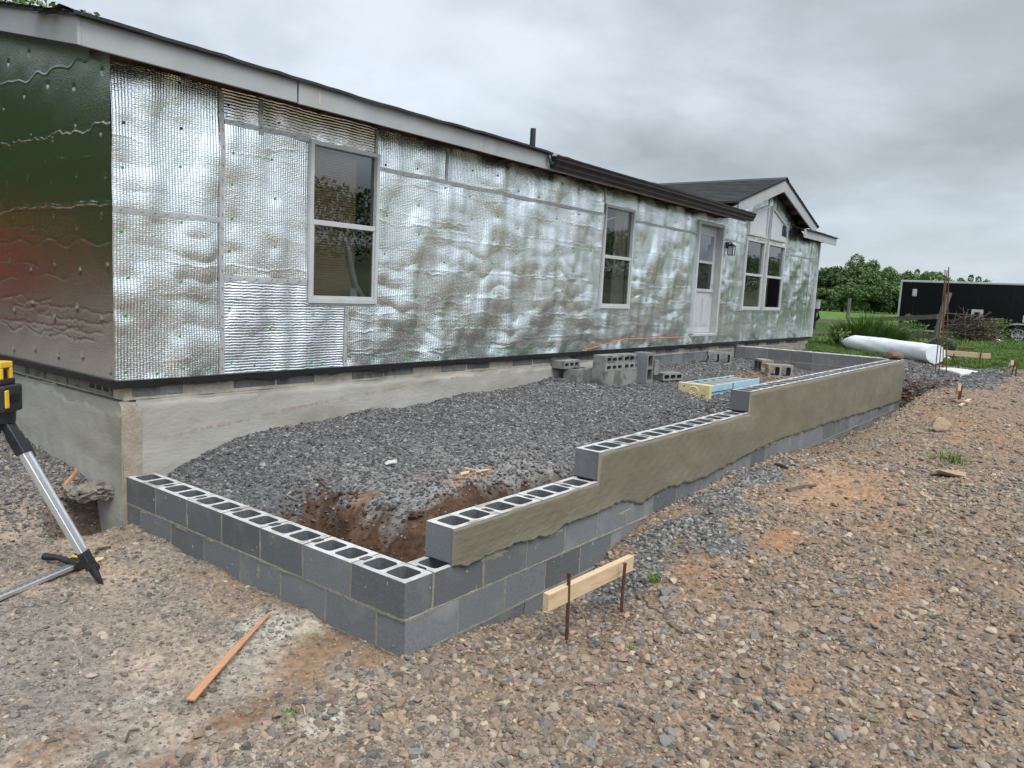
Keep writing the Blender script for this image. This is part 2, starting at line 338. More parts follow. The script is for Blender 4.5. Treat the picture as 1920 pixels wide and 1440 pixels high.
def gz(X, Y, fine=True):
    X = np.asarray(X, float); Y = np.asarray(Y, float)
    base = np.interp(X, HX, HZ) + 0.02 * np.clip(-Y, 0, 5) * sstep(0, 3, X)
    # outside, along the long wall
    wz = np.interp(X, OX, OZ); k = np.exp(-(np.minimum(Y, 0) / np.interp(X, [0, 2, 4, 8, 11], [.45, .6, .5, .32, .28])) ** 2) * sstep(-.3, .2, X) * (1 - sstep(11.75, 12.1, X))
    south = base + (wz - base) * k
    # beyond the far end: fill stands higher, small pit at the corner
    pit = np.exp(-((X - 11.85) / .28) ** 2 - ((Y - .12) / .42) ** 2)
    # west of the end wall
    ez = np.interp(Y, EY, EZ); fz = np.interp(Y, FY, FZ)
    kx = np.exp(-(np.minimum(X, 0) / 0.6) ** 2)
    west = np.where(Y < 2.87, base + (ez - base) * kx * sstep(-.3, .2, Y), base)
    rise = sstep(2.95, 3.45, Y) * np.exp(-(np.minimum(X, 0) / 2.6) ** 2)
    west = west + (fz - west) * rise
    hole = np.exp(-((X + .17) / .21) ** 4 - ((Y - 3.02) / .17) ** 4)
    west = west - 0.55 * hole
    # inside
    hs = np.interp(X, SX, SZ)
    inn = hs - .15 * (1 - sstep(.8, 2.8, Y))
    tm = np.interp(X, [0, 2.2, 3.4, 5, 12], [1, 1, .7, .25, .2])
    inn = inn + (-.30 - inn) * tm * (1 - sstep(.50 + .05 * np.sin(X * 4), .76 + .06 * np.sin(X * 5) + .03 * np.sin(X * 13), Y))
    te = (1 - sstep(.50, .78 + .07 * np.sin(Y * 9) + .04 * np.sin(Y * 23), X)) * (1 - sstep(1.35, 1.95, Y + .1 * np.sin(X * 9)))
    inn = inn + (-.28 - inn) * te
    inside = (X > BH * .5) & (X < XE - BH * .5) & (Y > BH * .5) & (Y < 3.0)
    beyond = base + .05 * sstep(11.6, 12.5, X) * (1 - sstep(14, 17, X)) - pit * (base + .38)
    z = np.where(X < 0.1, west, np.where(Y < 0.1, south, base))
    z = np.where((X >= 11.4), np.where(Y < .1, south, beyond) - np.where(Y < .1, pit * np.maximum(south + .38, 0), 0), z)
    z = np.where(inside, inn, z)
    z = np.where((X > 0) & (X < 16.4) & (Y >= 3.0), np.minimum(z, 0.05), z)
    if fine:
        d = np.hypot(X - CAM[0], Y - CAM[1]); a = sstep(300, 20, d)
        z = z + a * (.014 * fnoise(X, Y, .9, 5) + .008 * fnoise(X, Y, .33, 6) + .004 * fnoise(X, Y, .13, 8)) * np.where(d < 60, 1, .3)
        lump = inside & (Y < 1.1)
        z = z + np.where(lump, .02 * fnoise(X, Y, .22, 21), 0)
    inwall = ((Y >= 0) & (Y <= BH) & (X >= 0) & (X <= XE)) | ((X >= 0) & (X <= BH) & (Y >= 0) & (Y <= 2.86)) | ((X >= XI) & (X <= XE) & (Y >= 0) & (Y <= 2.86))
    return np.where(inwall, -.62, z)
def gp(u, v):
    o, r = ray(u, v); z = -.2
    for _ in range(30):
        t = (z - o[2]) / r[2]; q = o + t * r; z = .5 * z + .5 * float(gz(q[0], q[1]))
    return np.array([q[0], q[1], float(gz(q[0], q[1]))])
# colour zones (true soil and stone colours, by place)
C_TAN = np.array([.235, .170, .120]); C_GREY = np.array([.175, .160, .145]); C_DARK = np.array([.075, .077, .082]); C_CLAY = np.array([.33, .205, .128])
C_BROWN = np.array([.080, .048, .032]); C_DUST = np.array([.40, .385, .34]); C_GRASS = np.array([.060, .105, .022]); C_FIELD = np.array([.085, .150, .030])
PATCH = []  # x, y, rx, ry, rot, colour, strength, stone factor
def patch(u, v, rx, ry, rz, c, s=1.0, sf=.3):
    g = gp(u, v); PATCH.append((g[0], g[1], rx, ry, rz, np.array(c), s, sf))
patch(1570, 905, 1.1, .34, .15, C_CLAY, .95, .15); patch(1660, 935, .8, .25, .1, C_CLAY, .7, .3); patch(1470, 1015, .30, .12, .0, C_CLAY * [.92, .82, .74], .9, .2)
patch(1330, 1090, .35, .22, .3, C_CLAY * .8, .8, .35); patch(1290, 1040, .30, .16, .3, C_CLAY * .85, .7, .4); patch(1690, 1125, .45, .14, .0, C_CLAY * .9, .7, .4); patch(1560, 1060, .30, .1, .0, C_CLAY * .9, .5, .4)
patch(1500, 1290, .14, .08, .0, C_CLAY * .75, .8, .3); patch(1800, 800, 1.4, .25, .1, C_CLAY * .9, .75, .4); patch(1880, 815, 1.0, .3, .1, C_CLAY * .8, .6, .5); patch(1740, 770, .8, .2, .1, C_CLAY * .7, .7, .4)
patch(500, 1180, .26, .15, .9, C_DUST, .95, .8); patch(585, 1180, .24, .08, .9, C_DUST * [1, .96, .88], .9, .2); patch(450, 1240, .3, .14, .8, C_DUST * .8, .6, .6)
patch(590, 1225, .30, .14, .3, C_TAN * [.95, .88, .80], .95, .25); patch(720, 1225, .26, .10, .3, C_TAN * [1.0, .88, .76], .8, .4); patch(560, 1290, .22, .12, .2, C_TAN * [1.0, .88, .76], .7, .4); patch(430, 1355, .2, .1, .2, C_TAN * [.8, .68, .58], .8, .3)
patch(610, 1345, .10, .10, .2, C_DUST, .8, .6); patch(800, 1400, .16, .07, .2, C_DUST, .6, .7); patch(270, 1310, .10, .06, 0, C_DUST, .6, .7); patch(380, 1395, .1, .05, 0, C_DUST, .7, .6)
patch(60, 1420, .3, .1, .3, C_TAN * [.95, .75, .62], .6, .5); patch(330, 1425, .35, .08, .1, C_TAN * [.95, .74, .6], .6, .5); patch(640, 1420, .3, .06, .1, C_TAN * [.85, .7, .6], .6, .5)
patch(1120, 1180, .22, .14, 0, C_TAN * [.6, .5, .45], .8, .5); patch(560, 880, .25, .12, 0, C_TAN * .8, .0, .8)
patch(890, 885, .25, .10, 0, C_CLAY * .9, .75, .5); patch(680, 930, .13, .08, 0, C_CLAY * .6, .7, .6); patch(800, 895, .12, .08, 0, C_CLAY * .8, .5, .7); patch(740, 862, .12, .08, 0, C_DUST * .9, .5, .9)
patch(1430, 715, 1.6, .5, .1, C_TAN * [1.1, .8, .62], .8, .35); patch(1490, 708, .8, .35, .1, C_CLAY * .85, .6, .3); patch(1100, 770, .3, .1, .1, C_TAN, .35, .9)
patch(340, 1000, .5, .35, .5, C_DUST * .72, .4, .9); patch(150, 1200, 1.0, .5, .4, C_GREY * 1.1, .5, 1)
def zones(X, Y):
    """colour (n,3), stone density factor, zone id: 0 foreground tan, 1 dark crushed, 2 grey bank, 3 grass"""
    n1 = fnoise(X, Y, 1.6, 31); n2 = fnoise(X, Y, .55, 32); n3 = fnoise(X, Y, .22, 33); n4 = fnoise(X, Y, .09, 34)
    inside = (X > BH) & (X < XI) & (Y > BH) & (Y < 2.95)
    dk = (sstep(11.55, 11.8, X) * (1 - sstep(15.2, 16.2, X + .5 * n1)) * sstep(-1.5, -.5, Y + .12 * (X - 12) + .25 * n1) * (Y < 8)) * (~inside)
    bank = np.exp(-((X - 2.55) / .85) ** 2 - ((Y + .38 + .12 * n2) / .34) ** 2); bank = np.maximum(bank, np.exp(-((X - 4.0) / 1.3) ** 2 - ((Y + .24 + .08 * n2) / .20) ** 2)); bank = np.maximum(bank, np.exp(-((X - 1.75) / .45) ** 2 - ((Y + .30) / .26) ** 2)); bank = sstep(.35, .7, bank)
    grey = sstep(.2, -1.0, X + .5 * n1) * .65
    col = C_TAN * (1 + .10 * n2[..., None]) + (C_GREY - C_TAN) * np.clip(grey + .22 * n1, 0, 1)[..., None]
    clay_mask = sstep(.3, 1.6, n1 + .5 * n2) * .35  # noise mask mixing clay-coloured soil into the tan
    col = col + (C_CLAY * .85 - col) * clay_mask[..., None] * (X > .3)[..., None]
    far = sstep(3, 9, X) * (~inside)
    col = col + (C_CLAY * [.9, .95, 1.0] - col) * (far * sstep(-.2, 1.2, n1) * .45)[..., None]
    stone = np.ones(X.shape) * (1 - .55 * clay_mask)
    bare = sstep(-.1, .9, .75 * n1 + .55 * n2) * sstep(1.3, 3.0, X - .35 * (Y + 1)) * (~inside)
    stone = stone * (1 - .72 * bare); col = col + (np.array([.205, .152, .113]) * (1 + .12 * n3[..., None]) - col) * (.75 * bare)[..., None]
    wl = sstep(.1, -.6, X) * (~inside); stone = stone * (1 - .45 * wl * sstep(-.5, .7, n2)); col = col * (1 + .50 * wl[..., None])
    col = col + (C_GREY * .6 - col) * np.maximum(bank, 0)[..., None]
    dl = sstep(3.1, 3.6, Y + .2 * n2) * (X < 0) * sstep(-4, -2.4, X); col = col + (C_DARK * 1.4 - col) * (dl * .85)[..., None]
    col = col + (C_DARK * 1.25 - col) * dk[..., None]
    col = np.where(inside[..., None], C_DARK * 1.35 * (1 + .15 * n2[..., None]) + np.array([.10, .092, .082]) * (sstep(2.1, 1.2, Y + .25 * n2) * sstep(3.8, 2.2, X))[..., None], col)
    stone = np.where(inside, 1 - .45 * sstep(1.9, 1.1, Y + .25 * n2) * sstep(3.8, 2.2, X), stone)
    inn0 = np.interp(X, SX, SZ)
    low = inside * np.maximum(np.maximum(sstep(.13, .24, inn0 - gz(X, Y, False) - .08 + .05 * n3 + .03 * n2), sstep(.90, .78, Y + .06 * n3 + .28 * sstep(1.2, 2.6, X)) * (X < 3.6)), sstep(.84, .72, X + .09 * n3 + .05 * n4) * (Y < 1.7 + .1 * n3)) * (Y < 2.0)
    col = col + (C_BROWN * (1 + .3 * n3[..., None]) - col) * low[..., None]
    stone = stone * (1 - .93 * low)
    cut = ((X > XE - .05) & (X < 12.6) & (Y > -.6) & (Y < .8)) * sstep(.08, .25, np.interp(X, HX, HZ) - gz(X, Y, False)) + ((X > 5) & (X < 12) & (Y <= 0) & (Y > -.9)) * .45 * sstep(.05, .25, np.interp(X, HX, HZ) - gz(X, Y, False))
    hole = np.exp(-((X + .17) / .24) ** 4 - ((Y - 3.02) / .20) ** 4) * (X < .05)
    cut = np.clip(cut + hole, 0, 1)
    col = col + (C_BROWN * 1.05 - col) * cut[..., None]; stone = stone * (1 - .7 * cut)
    stone = np.maximum(stone, bank * .95)
    for (px, py, rx, ry, rz, c, s, sf) in PATCH:
        dx, dy = X - px, Y - py; a = math.cos(rz) * dx + math.sin(rz) * dy; b = -math.sin(rz) * dx + math.cos(rz) * dy
        k = sstep(1.25, .55, np.sqrt((a / rx) ** 2 + (b / ry) ** 2) + .22 * n2 + .16 * n3 + .16 * n4) * s
        col = col + (c * (1 + .08 * n3[..., None]) - col) * k[..., None]; stone = stone * (1 - (1 - sf) * k)
    gr = sstep(15.4, 16.4, X + .35 * Y * (Y > 0) * .6 + .45 * n1 + .25 * n2)
    gr = np.maximum(gr, sstep(13.2, 14.2, X + .4 * n2) * sstep(2.2, 3.0, Y)); gr = np.maximum(gr, sstep(-14, -19, Y + n1))
    gr = np.maximum(gr, sstep(-8, -12, X + n1) )
    pth = np.exp(-((X - 17.9 - .25 * Y) / .42) ** 2) * (Y < 1.6) * sstep(-30, -8, Y)
    gc = C_GRASS + (C_FIELD - C_GRASS) * sstep(25, 70, np.hypot(X, Y))[..., None]
    gc = gc + (np.array([.085, .105, .050]) - gc) * (sstep(-9, -16, Y) * .85)[..., None]
    gc = gc * (1 + .18 * n1[..., None] + .1 * n2[..., None])
    col = col + (gc - col) * gr[..., None]; col = col + (C_GREY * 1.25 - col) * (pth * .85)[..., None]
    stone = stone * (1 - gr * .96)
    zone = np.where(gr > .5, 3, np.where(inside | (dk > .5), 1, np.where(bank > .4, 2, 0)))
    return np.clip(col, .004, .9), np.clip(stone, 0, 1), zone, gr * (1 - pth)
def gridlines(segs, extra):
    o = []
    for a, b, s in segs: o += list(np.arange(a, b, s))
    o = np.array(sorted(o)); keep = np.ones(len(o), bool)
    for e_ in extra: keep &= np.abs(o - e_) > .012
    return np.array(sorted(list(o[keep]) + list(extra)))
gx = gridlines([(-400, -60, 30), (-60, -14, 3), (-14, -4, .5), (-4, 5, .045), (5, 12.6, .07), (12.6, 20, .15), (20, 45, .6), (45, 120, 6), (120, 600, 40)],
               [-.002, .012, BH - .012, BH + .002, XI - .002, XI + .012, XE - .012, XE + .002])
gy = gridlines([(-400, -60, 30), (-60, -16, 3), (-16, -4, .4), (-4, 3.6, .045), (3.6, 8, .15), (8, 45, 1.2), (45, 120, 8), (120, 500, 40)],
               [-.002, .012, BH - .012, BH + .002])
GX, GY = np.meshgrid(gx, gy, indexing='ij')
GZ = gz(GX, GY); gcol, _, _, _ = zones(GX, GY)
nx, ny = GX.shape; idx = np.arange(nx * ny).reshape(nx, ny)
F = np.stack([idx[:-1, :-1], idx[1:, :-1], idx[1:, 1:], idx[:-1, 1:]], -1).reshape(-1, 4)
M_ground = pm('soil', (0.52, 0.52, 0.52), (1.38, 1.34, 1.28), 26, 0.97, attr='GEOMETRY', bump=1.0, bscale=70, detail=9, spec=0.15)
ground = link('ground', mesh_np('ground', np.stack([GX, GY, GZ], -1).reshape(-1, 3), F, [M_ground], True, col=gcol.reshape(-1, 3)))
tag(ground, kind='structure')

# ------------------------------------------------------------------ scatter (gravel, grass): points with a geometry-nodes instancer
def scatter_tree(name, coll):
    g = bpy.data.node_groups.new(name, 'GeometryNodeTree')
    g.interface.new_socket('Geometry', in_out='INPUT', socket_type='NodeSocketGeometry'); g.interface.new_socket('Geometry', in_out='OUTPUT', socket_type='NodeSocketGeometry')
    L = g.links.new; nn = g.nodes.new
    gi = nn('NodeGroupInput'); go = nn('NodeGroupOutput'); ip = nn('GeometryNodeInstanceOnPoints'); ci = nn('GeometryNodeCollectionInfo')
    ci.inputs['Collection'].default_value = coll; ci.inputs['Separate Children'].default_value = True; ci.inputs['Reset Children'].default_value = True
    def na(n, dt):
        a = nn('GeometryNodeInputNamedAttribute'); a.data_type = dt; a.inputs['Name'].default_value = n
        return [o for o in a.outputs if o.name == 'Attribute' and o.enabled][0]
    L(gi.outputs[0], ip.inputs['Points']); L(ci.outputs[0], ip.inputs['Instance']); ip.inputs['Pick Instance'].default_value = True
    L(na('idx', 'INT'), ip.inputs['Instance Index'])
    er = nn('FunctionNodeEulerToRotation'); L(na('rot', 'FLOAT_VECTOR'), er.inputs[0]); L(er.outputs[0], ip.inputs['Rotation'])
    L(na('scl', 'FLOAT_VECTOR'), ip.inputs['Scale']); L(ip.outputs[0], go.inputs[0])
    return g
def scatter(name, P, rot, scl, idx_, col, coll, **tg):
    me = bpy.data.meshes.new(name); n = len(P); me.vertices.add(n); me.vertices.foreach_set('co', np.ascontiguousarray(P, np.float32).ravel())
    a = me.attributes.new('idx', 'INT', 'POINT'); a.data.foreach_set('value', np.ascontiguousarray(idx_, np.int32))
    for nm, ar in (('rot', rot), ('scl', scl)):
        a = me.attributes.new(nm, 'FLOAT_VECTOR', 'POINT'); a.data.foreach_set('vector', np.ascontiguousarray(ar, np.float32).ravel())
    a = me.attributes.new('col', 'FLOAT_COLOR', 'POINT'); a.data.foreach_set('color', np.ascontiguousarray(np.c_[col, np.ones(n)], np.float32).ravel())
    o = link(name, me); md = o.modifiers.new('scatter', 'NODES'); md.node_group = scatter_tree(name, coll)
    tag(o, **tg); return o
def rock_mesh(name, mat, seed, sub=2, cuts=9, flat=(1, 1, .7), rough=.05):
    r = np.random.RandomState(seed); bm = bmesh.new(); bmesh.ops.create_icosphere(bm, subdivisions=sub, radius=1.0)
    V = np.array([v.co[:] for v in bm.verts])
    for _ in range(cuts):
        d = r.normal(size=3); d /= np.linalg.norm(d); h = r.uniform(.48, .8); s = V @ d; over = s > h
        V[over] -= np.outer((s[over] - h) * .92, d)
    V *= np.array(flat) * r.uniform(.85, 1.15, 3); V += r.normal(scale=rough, size=V.shape) * .6
    V /= np.abs(V).max()
    for v, c in zip(bm.verts, V): v.co = c
    me = bpy.data.meshes.new(name); bm.to_mesh(me); bm.free(); me.materials.append(mat)
    me.polygons.foreach_set('use_smooth', [True] * len(me.polygons))
    try: me.set_sharp_from_angle(angle=rad(32))
    except Exception: pass
    return me
stones = bpy.data.collections.new('stone_kinds')
for k in range(14): stones.objects.link(bpy.data.objects.new('stone', rock_mesh('stone', M_stone, 100 + k, 2 if k < 10 else 1, 8 + k % 4, (1, .8, .55) if k % 2 else (1, .7, .42))))
def in_view(P, mu=160, mv=90):
    d = P - CAM; zc = d @ FV; u = 960 + 1434.54 * (d @ RV) / np.maximum(zc, .01); v = 720 - 1434.54 * (d @ UV) / np.maximum(zc, .01)
    m = np.maximum(.8 / np.maximum(zc, .3) * 1434 * .5, 0)
    return (zc > .3) & (u > -mu - m) & (u < 1920 + mu + m) & (v < 1440 + mv + m) & (v > 300)
def region(x0, x1, y0, y1, dens):
    n = int((x1 - x0) * (y1 - y0) * dens); X = NR.uniform(x0, x1, n); Y = NR.uniform(y0, y1, n); return X, Y
def gravel(name, X, Y, med, sig, lo, hi, pal, sink=.15, zone_ok=None, keep=1.0):
    col, st, zn, _ = zones(X, Y); ok = NR.uniform(size=len(X)) < st * keep
    if zone_ok is not None: ok &= np.isin(zn, zone_ok)
    X, Y = X[ok], Y[ok]; Z = gz(X, Y); ok = Z > -.6; X, Y, Z = X[ok], Y[ok], Z[ok]
    P = np.stack([X, Y, Z], -1); ok = in_view(P); P = P[ok]; n = len(P)
    r = np.clip(np.exp(NR.normal(math.log(med), sig, n)), lo, hi) * .5
    rot = np.stack([NR.normal(0, .28, n), NR.normal(0, .28, n), NR.uniform(0, 6.28, n)], -1)
    scl = r[:, None] * NR.uniform(.8, 1.2, (n, 3)); P[:, 2] += r * NR.uniform(-.18, .30, n)
    pal = np.array(pal); c = pal[NR.randint(0, len(pal), n)] * NR.uniform(.48, 1.26, (n, 1)) * NR.uniform(.985, 1.015, (n, 3)) * [.92, .885, .835]
    return scatter(name, P, rot, scl, NR.randint(0, 14, n), np.clip(c, .02, .75), stones, kind='stuff')
PAL_TAN = [(.36, .28, .21), (.30, .24, .19), (.33, .25, .20), (.25, .215, .185), (.27, .25, .23), (.22, .21, .20), (.42, .35, .27), (.31, .22, .175), (.38, .315, .255), (.24, .20, .165), (.20, .205, .21), (.34, .29, .25)]
PAL_GREY = [(.26, .245, .225), (.22, .21, .195), (.30, .275, .245), (.19, .19, .19), (.34, .31, .275), (.27, .235, .20), (.23, .20, .17)]
PAL_DARK = [tuple(q * 1.16 for q in c) for c in [(.075, .078, .088), (.10, .104, .115), (.13, .135, .145), (.16, .165, .175), (.09, .09, .098), (.20, .205, .215), (.12, .125, .135), (.25, .25, .25), (.11, .115, .125)]]
PAL_BANK = [(.17, .175, .185), (.22, .225, .235), (.28, .285, .29), (.14, .145, .155), (.33, .33, .325), (.25, .235, .21), (.20, .205, .215)]
X, Y = region(-2.4, 5.5, -4.2, .0, 2100); d = np.hypot(X - CAM[0], Y - CAM[1])
gravel('pebble_gravel', X, Y, .0235, .50, .010, .062, PAL_TAN, zone_ok=[0])
X, Y = region(-2.4, 3.2, -4.2, .0, 2600); gravel('fine_pebble_gravel', X, Y, .012, .3, .006, .02, PAL_TAN, zone_ok=[0])
X, Y = region(3.0, 9.0, -3.6, .0, 1300); gravel('fine_pebble_gravel', X, Y, .0125, .35, .007, .022, PAL_TAN + [(.30, .20, .13), (.22, .145, .10)], zone_ok=[0])
X, Y = region(-4.0, .0, -.6, 8.0, 1900); gravel('crushed_stone_gravel', X, Y, .015, .5, .007, .05, PAL_TAN[3:7] + PAL_GREY, zone_ok=[0])
X, Y = region(-2.2, .0, -1.5, 3.0, 3200); gravel('stone_dust_gravel', X, Y, .009, .3, .005, .014, [tuple(1.12 * q for q in c) for c in PAL_GREY + PAL_TAN[:3]], zone_ok=[0])
X, Y = region(-3.0, .0, 3.1, 7.0, 3200); gravel('dark_gravel', X, Y, .024, .3, .014, .045, PAL_BANK + PAL_DARK[3:6], zone_ok=[0])
X, Y = region(BH, 5.0, BH, 2.88, 4200); gravel('dark_fill_gravel', X, Y, .0215, .34, .010, .040, PAL_DARK, zone_ok=[1])
X, Y = region(BH, 3.4, BH, 1.8, 900); kk = (Y < .86 - .28 * sstep(1.2, 2.6, X)) | (X < .85); gravel('soil_clods', X[kk], Y[kk], .020, .55, .008, .07, [(.085, .053, .036), (.10, .064, .043), (.07, .044, .03), (.13, .09, .064)], keep=12)
X, Y = region(XE, 12.6, -.7, .9, 500); gravel('soil_clods', X, Y, .04, .5, .02, .12, [(.13, .075, .045), (.16, .095, .06), (.10, .06, .04)], keep=3)
X, Y = region(5.0, XI, BH, 2.88, 2300); gravel('dark_fill_gravel', X, Y, .027, .3, .016, .046, PAL_DARK, zone_ok=[1])
X, Y = region(1.1, 5.6, -1.3, .0, 2900); gravel('grey_bank_gravel', X, Y, .027, .32, .012, .05, PAL_BANK, zone_ok=[2])
X, Y = region(5.0, 15.5, -4.5, .0, 620); gravel('pebble_gravel', X, Y, .026, .45, .014, .08, PAL_TAN + PAL_GREY, zone_ok=[0])
X, Y = region(11.4, 16.6, -2.2, 4.5, 900); gravel('dark_gravel', X, Y, .036, .35, .018, .06, PAL_DARK + PAL_BANK[:3], zone_ok=[1])
X, Y = region(11.8, 15.0, 2.0, 2.85, 200); gravel('red_rubble_gravel', X, Y, .06, .35, .03, .10, [(.16, .09, .065), (.20, .12, .09), (.14, .10, .085), (.22, .17, .13)], zone_ok=[1, 3])

# ------------------------------------------------------------------ concrete block kinds
def block_mesh(name, mats, L=.3966, Wd=BH, H=.1934, cores=2, notch=(1, 1), shell=.032, web=.032, bev=.003, through=True):
    """hollow block, centre of its base at the origin, long axis X, cores run along Z"""
    bm = bmesh.new()
    def outline(z):
        x, y = L / 2, Wd / 2; q = []
        nw, nd = Wd * .19, .018
        q += [(-x, -y), (x, -y)]
        if notch[1]: q += [(x, -nw), (x - nd, -nw * .8), (x - nd, nw * .8), (x, nw)]
        q += [(x, y), (-x, y)]
        if notch[0]: q += [(-x, nw), (-x + nd, nw * .8), (-x + nd, -nw * .8), (-x, -nw)]
        return q
    holes = []
    n = cores; cl = (L - web * (n + 1) - (.012 if n == 2 else 0)) / n
    for k in range(n):
        x0 = -L / 2 + web + k * (cl + web) + (.006 if n == 2 else 0); x1 = x0 + cl; y0, y1 = -Wd / 2 + shell, Wd / 2 - shell; c = min(.022, (y1 - y0) * .3)
        holes.append([(x0 + c, y0), (x1 - c, y0), (x1 - c * .3, y0 + c * .3), (x1, y0 + c), (x1, y1 - c), (x1 - c * .3, y1 - c * .3), (x1 - c, y1), (x0 + c, y1), (x0 + c * .3, y1 - c * .3), (x0, y1 - c), (x0, y0 + c), (x0 + c * .3, y0 + c * .3)])
    rings = {}
    for z, tag_ in ((0, 'b'), (H, 't')):
        loops = [outline(z)] + holes; edges = []; rings[tag_] = []
        for lp in loops:
            vs = [bm.verts.new((p[0], p[1], z)) for p in lp]; rings[tag_].append(vs)
            for i in range(len(vs)): edges.append(bm.edges.new((vs[i], vs[(i + 1) % len(vs)])))
        r = bmesh.ops.triangle_fill(bm, edges=edges, use_beauty=True)
        for f in r['geom']:
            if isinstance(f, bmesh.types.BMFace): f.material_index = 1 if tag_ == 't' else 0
    for j, (a, b) in enumerate(zip(rings['b'], rings['t'])):
        for i in range(len(a)):
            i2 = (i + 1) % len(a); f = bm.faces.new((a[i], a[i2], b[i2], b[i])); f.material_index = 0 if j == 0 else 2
    bmesh.ops.recalc_face_normals(bm, faces=bm.faces)
    me = bpy.data.meshes.new(name); bm.to_mesh(me); bm.free()
    for m in mats: me.materials.append(m)
    return me
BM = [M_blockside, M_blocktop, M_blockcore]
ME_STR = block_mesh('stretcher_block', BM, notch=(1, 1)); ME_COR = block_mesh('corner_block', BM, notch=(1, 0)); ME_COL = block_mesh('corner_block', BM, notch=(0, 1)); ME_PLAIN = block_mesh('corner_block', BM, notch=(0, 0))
ME_CUT = {}
def cut_block(L):
    k = round(L, 3)
    if k not in ME_CUT: ME_CUT[k] = block_mesh('cut_block', BM, L=L, cores=1 if L < .3 else 2, notch=(0, 0))
    return ME_CUT[k]
wall = thing('block_wall', 'low stepped grey concrete block foundation wall, its long side parged in olive mortar, around the gravel bed', 'wall')
def put_block(me, x, y, z, rz):
    o = link('concrete_block', me, wall)
    o.location = (x + R.uniform(-.001, .001), y + R.uniform(-.0015, .0015), z + .0098); o.rotation_euler = (R.uniform(-.003, .003), R.uniform(-.003, .003), rz + R.uniform(-.003, .003))
    return o
JX = {}
def course_x(k, x0, x1, left, off=0.0):
    """blocks of one course along the long wall from x0 to x1; k = course number (top at k*BH)"""
    z = (k - 1) * BH; x = x0; js = []; first = True
    while x < x1 - .03:
        L = min(BL, x1 - x)
        if first and off: L = off
        if abs(L - BL) < .002: me = ME_COL if (first and left) else ME_STR
        else: me = cut_block(L - .0098)
        put_block(me, x + L / 2, BH / 2, z, 0 if True else 0); x += L; first = False
        if x < x1 - .03: js.append(x)
    JX[k] = (x0, x1, js)
course_x(-2, BH, XE, False); course_x(-1, 0, XE, True); course_x(0, BH, XE, False)
course_x(1, .34, XE, True); course_x(2, 1.804, XE, True); course_x(3, 4.538, XE, True)
JY = {}
def course_y(k, y0, y1, xc, kind):
    z = (k - 1) * BH; y = y0; js = []; first = True
    while y < y1 - .03:
        L = min(BL, y1 - y)
        me = (ME_COL if (first and y0 < .01) else ME_STR) if abs(L - BL) < .002 else cut_block(L - .0098)
        put_block(me, xc, y + L / 2, z, rad(90)); y += L; first = False
        if y < y1 - .03: js.append(y)
    JY[(kind, k)] = (y0, y1, js)
YE = 7 * BL
course_y(0, 0, YE, BH / 2, 'end'); course_y(-1, BH, YE, BH / 2, 'end'); course_y(-2, 0, YE, BH / 2, 'end')
for k in (0, 1, 2, 3): course_y(k, BH, 2.85, XE - BH / 2, 'far')
def joint_strip(mb, p0, p1, nrm, w=.011, seed=0, prot=(.001, .005)):
    """ragged mortar bead along p0-p1 on a face with outward normal nrm"""
    p0 = Vector(p0); p1 = Vector(p1); d = p1 - p0; Ln = d.length; d.normalize(); n = Vector(nrm); s = d.cross(n).normalized()
    m = max(3, int(Ln / .022)); r = random.Random(seed); vs = []; fs = []; a = 0.; hw = w / 2
    for i in range(m + 1):
        a = .7 * a + r.gauss(0, 1) * .4; t = i / m * Ln; o = max(prot[0], min(prot[1] + .003, (prot[0] + prot[1]) / 2 + a * .0025))
        wu = hw + max(0, r.gauss(.001, .0022)); wl = hw + max(0, r.gauss(.0015, .003)); c = p0 + d * t
        vs += [c - s * wl - n * .004, c - s * wl * .8 + n * o * .7, c + n * o, c + s * wu * .8 + n * o * .6, c + s * wu - n * .004]
    for i in range(m):
        for j in range(4): fs.append((i * 5 + j, (i + 1) * 5 + j, (i + 1) * 5 + j + 1, i * 5 + j + 1))
    mb.add(vs, fs)
sd = 0
for k in (-1, 0, 1, 2, 3):     # long wall: bed joints under course k, head joints in it
    x0, x1, js = JX[k]; mb = MB(); x0 = 0.0 if k == 0 else x0
    for sgn, yy in ((-1, 0.0), (1, BH)):
        sd += 1; joint_strip(mb, (x0, yy, (k - 1) * BH + .005), (x1, yy, (k - 1) * BH + .005), (0, sgn, 0), .014, sd)
        for j in js + ([BH] if k == 0 else []):
            sd += 1; joint_strip(mb, (j, yy, (k - 1) * BH + .01), (j, yy, k * BH - .001), (0, sgn, 0), .011, sd, (.0, .003))
    mb.obj('mortar_joint', M_mortar, wall, smooth=True)
for (kind, k), (y0, y1, js) in JY.items():
    if kind == 'end': y0 = 0.0
    mb = MB(); faces = ((-1, 0.0), (1, BH)) if kind == 'end' else ((-1, XI), (1, XE))
    for sgn, xx in faces:
        sd += 1
        if k > -2: joint_strip(mb, (xx, y0, (k - 1) * BH + .005), (xx, y1, (k - 1) * BH + .005), (sgn, 0, 0), .014, sd)
        for j in js + ([BH] if (kind == 'end' and k == -1) else []):
            sd += 1; joint_strip(mb, (xx, j, (k - 1) * BH + .01), (xx, j, k * BH - .001), (sgn, 0, 0), .011, sd, (.0, .003))
    mb.obj('mortar_joint', M_mortar, wall, smooth=True)
mb = MB()                       # mortar smears squeezed over joints (end wall)
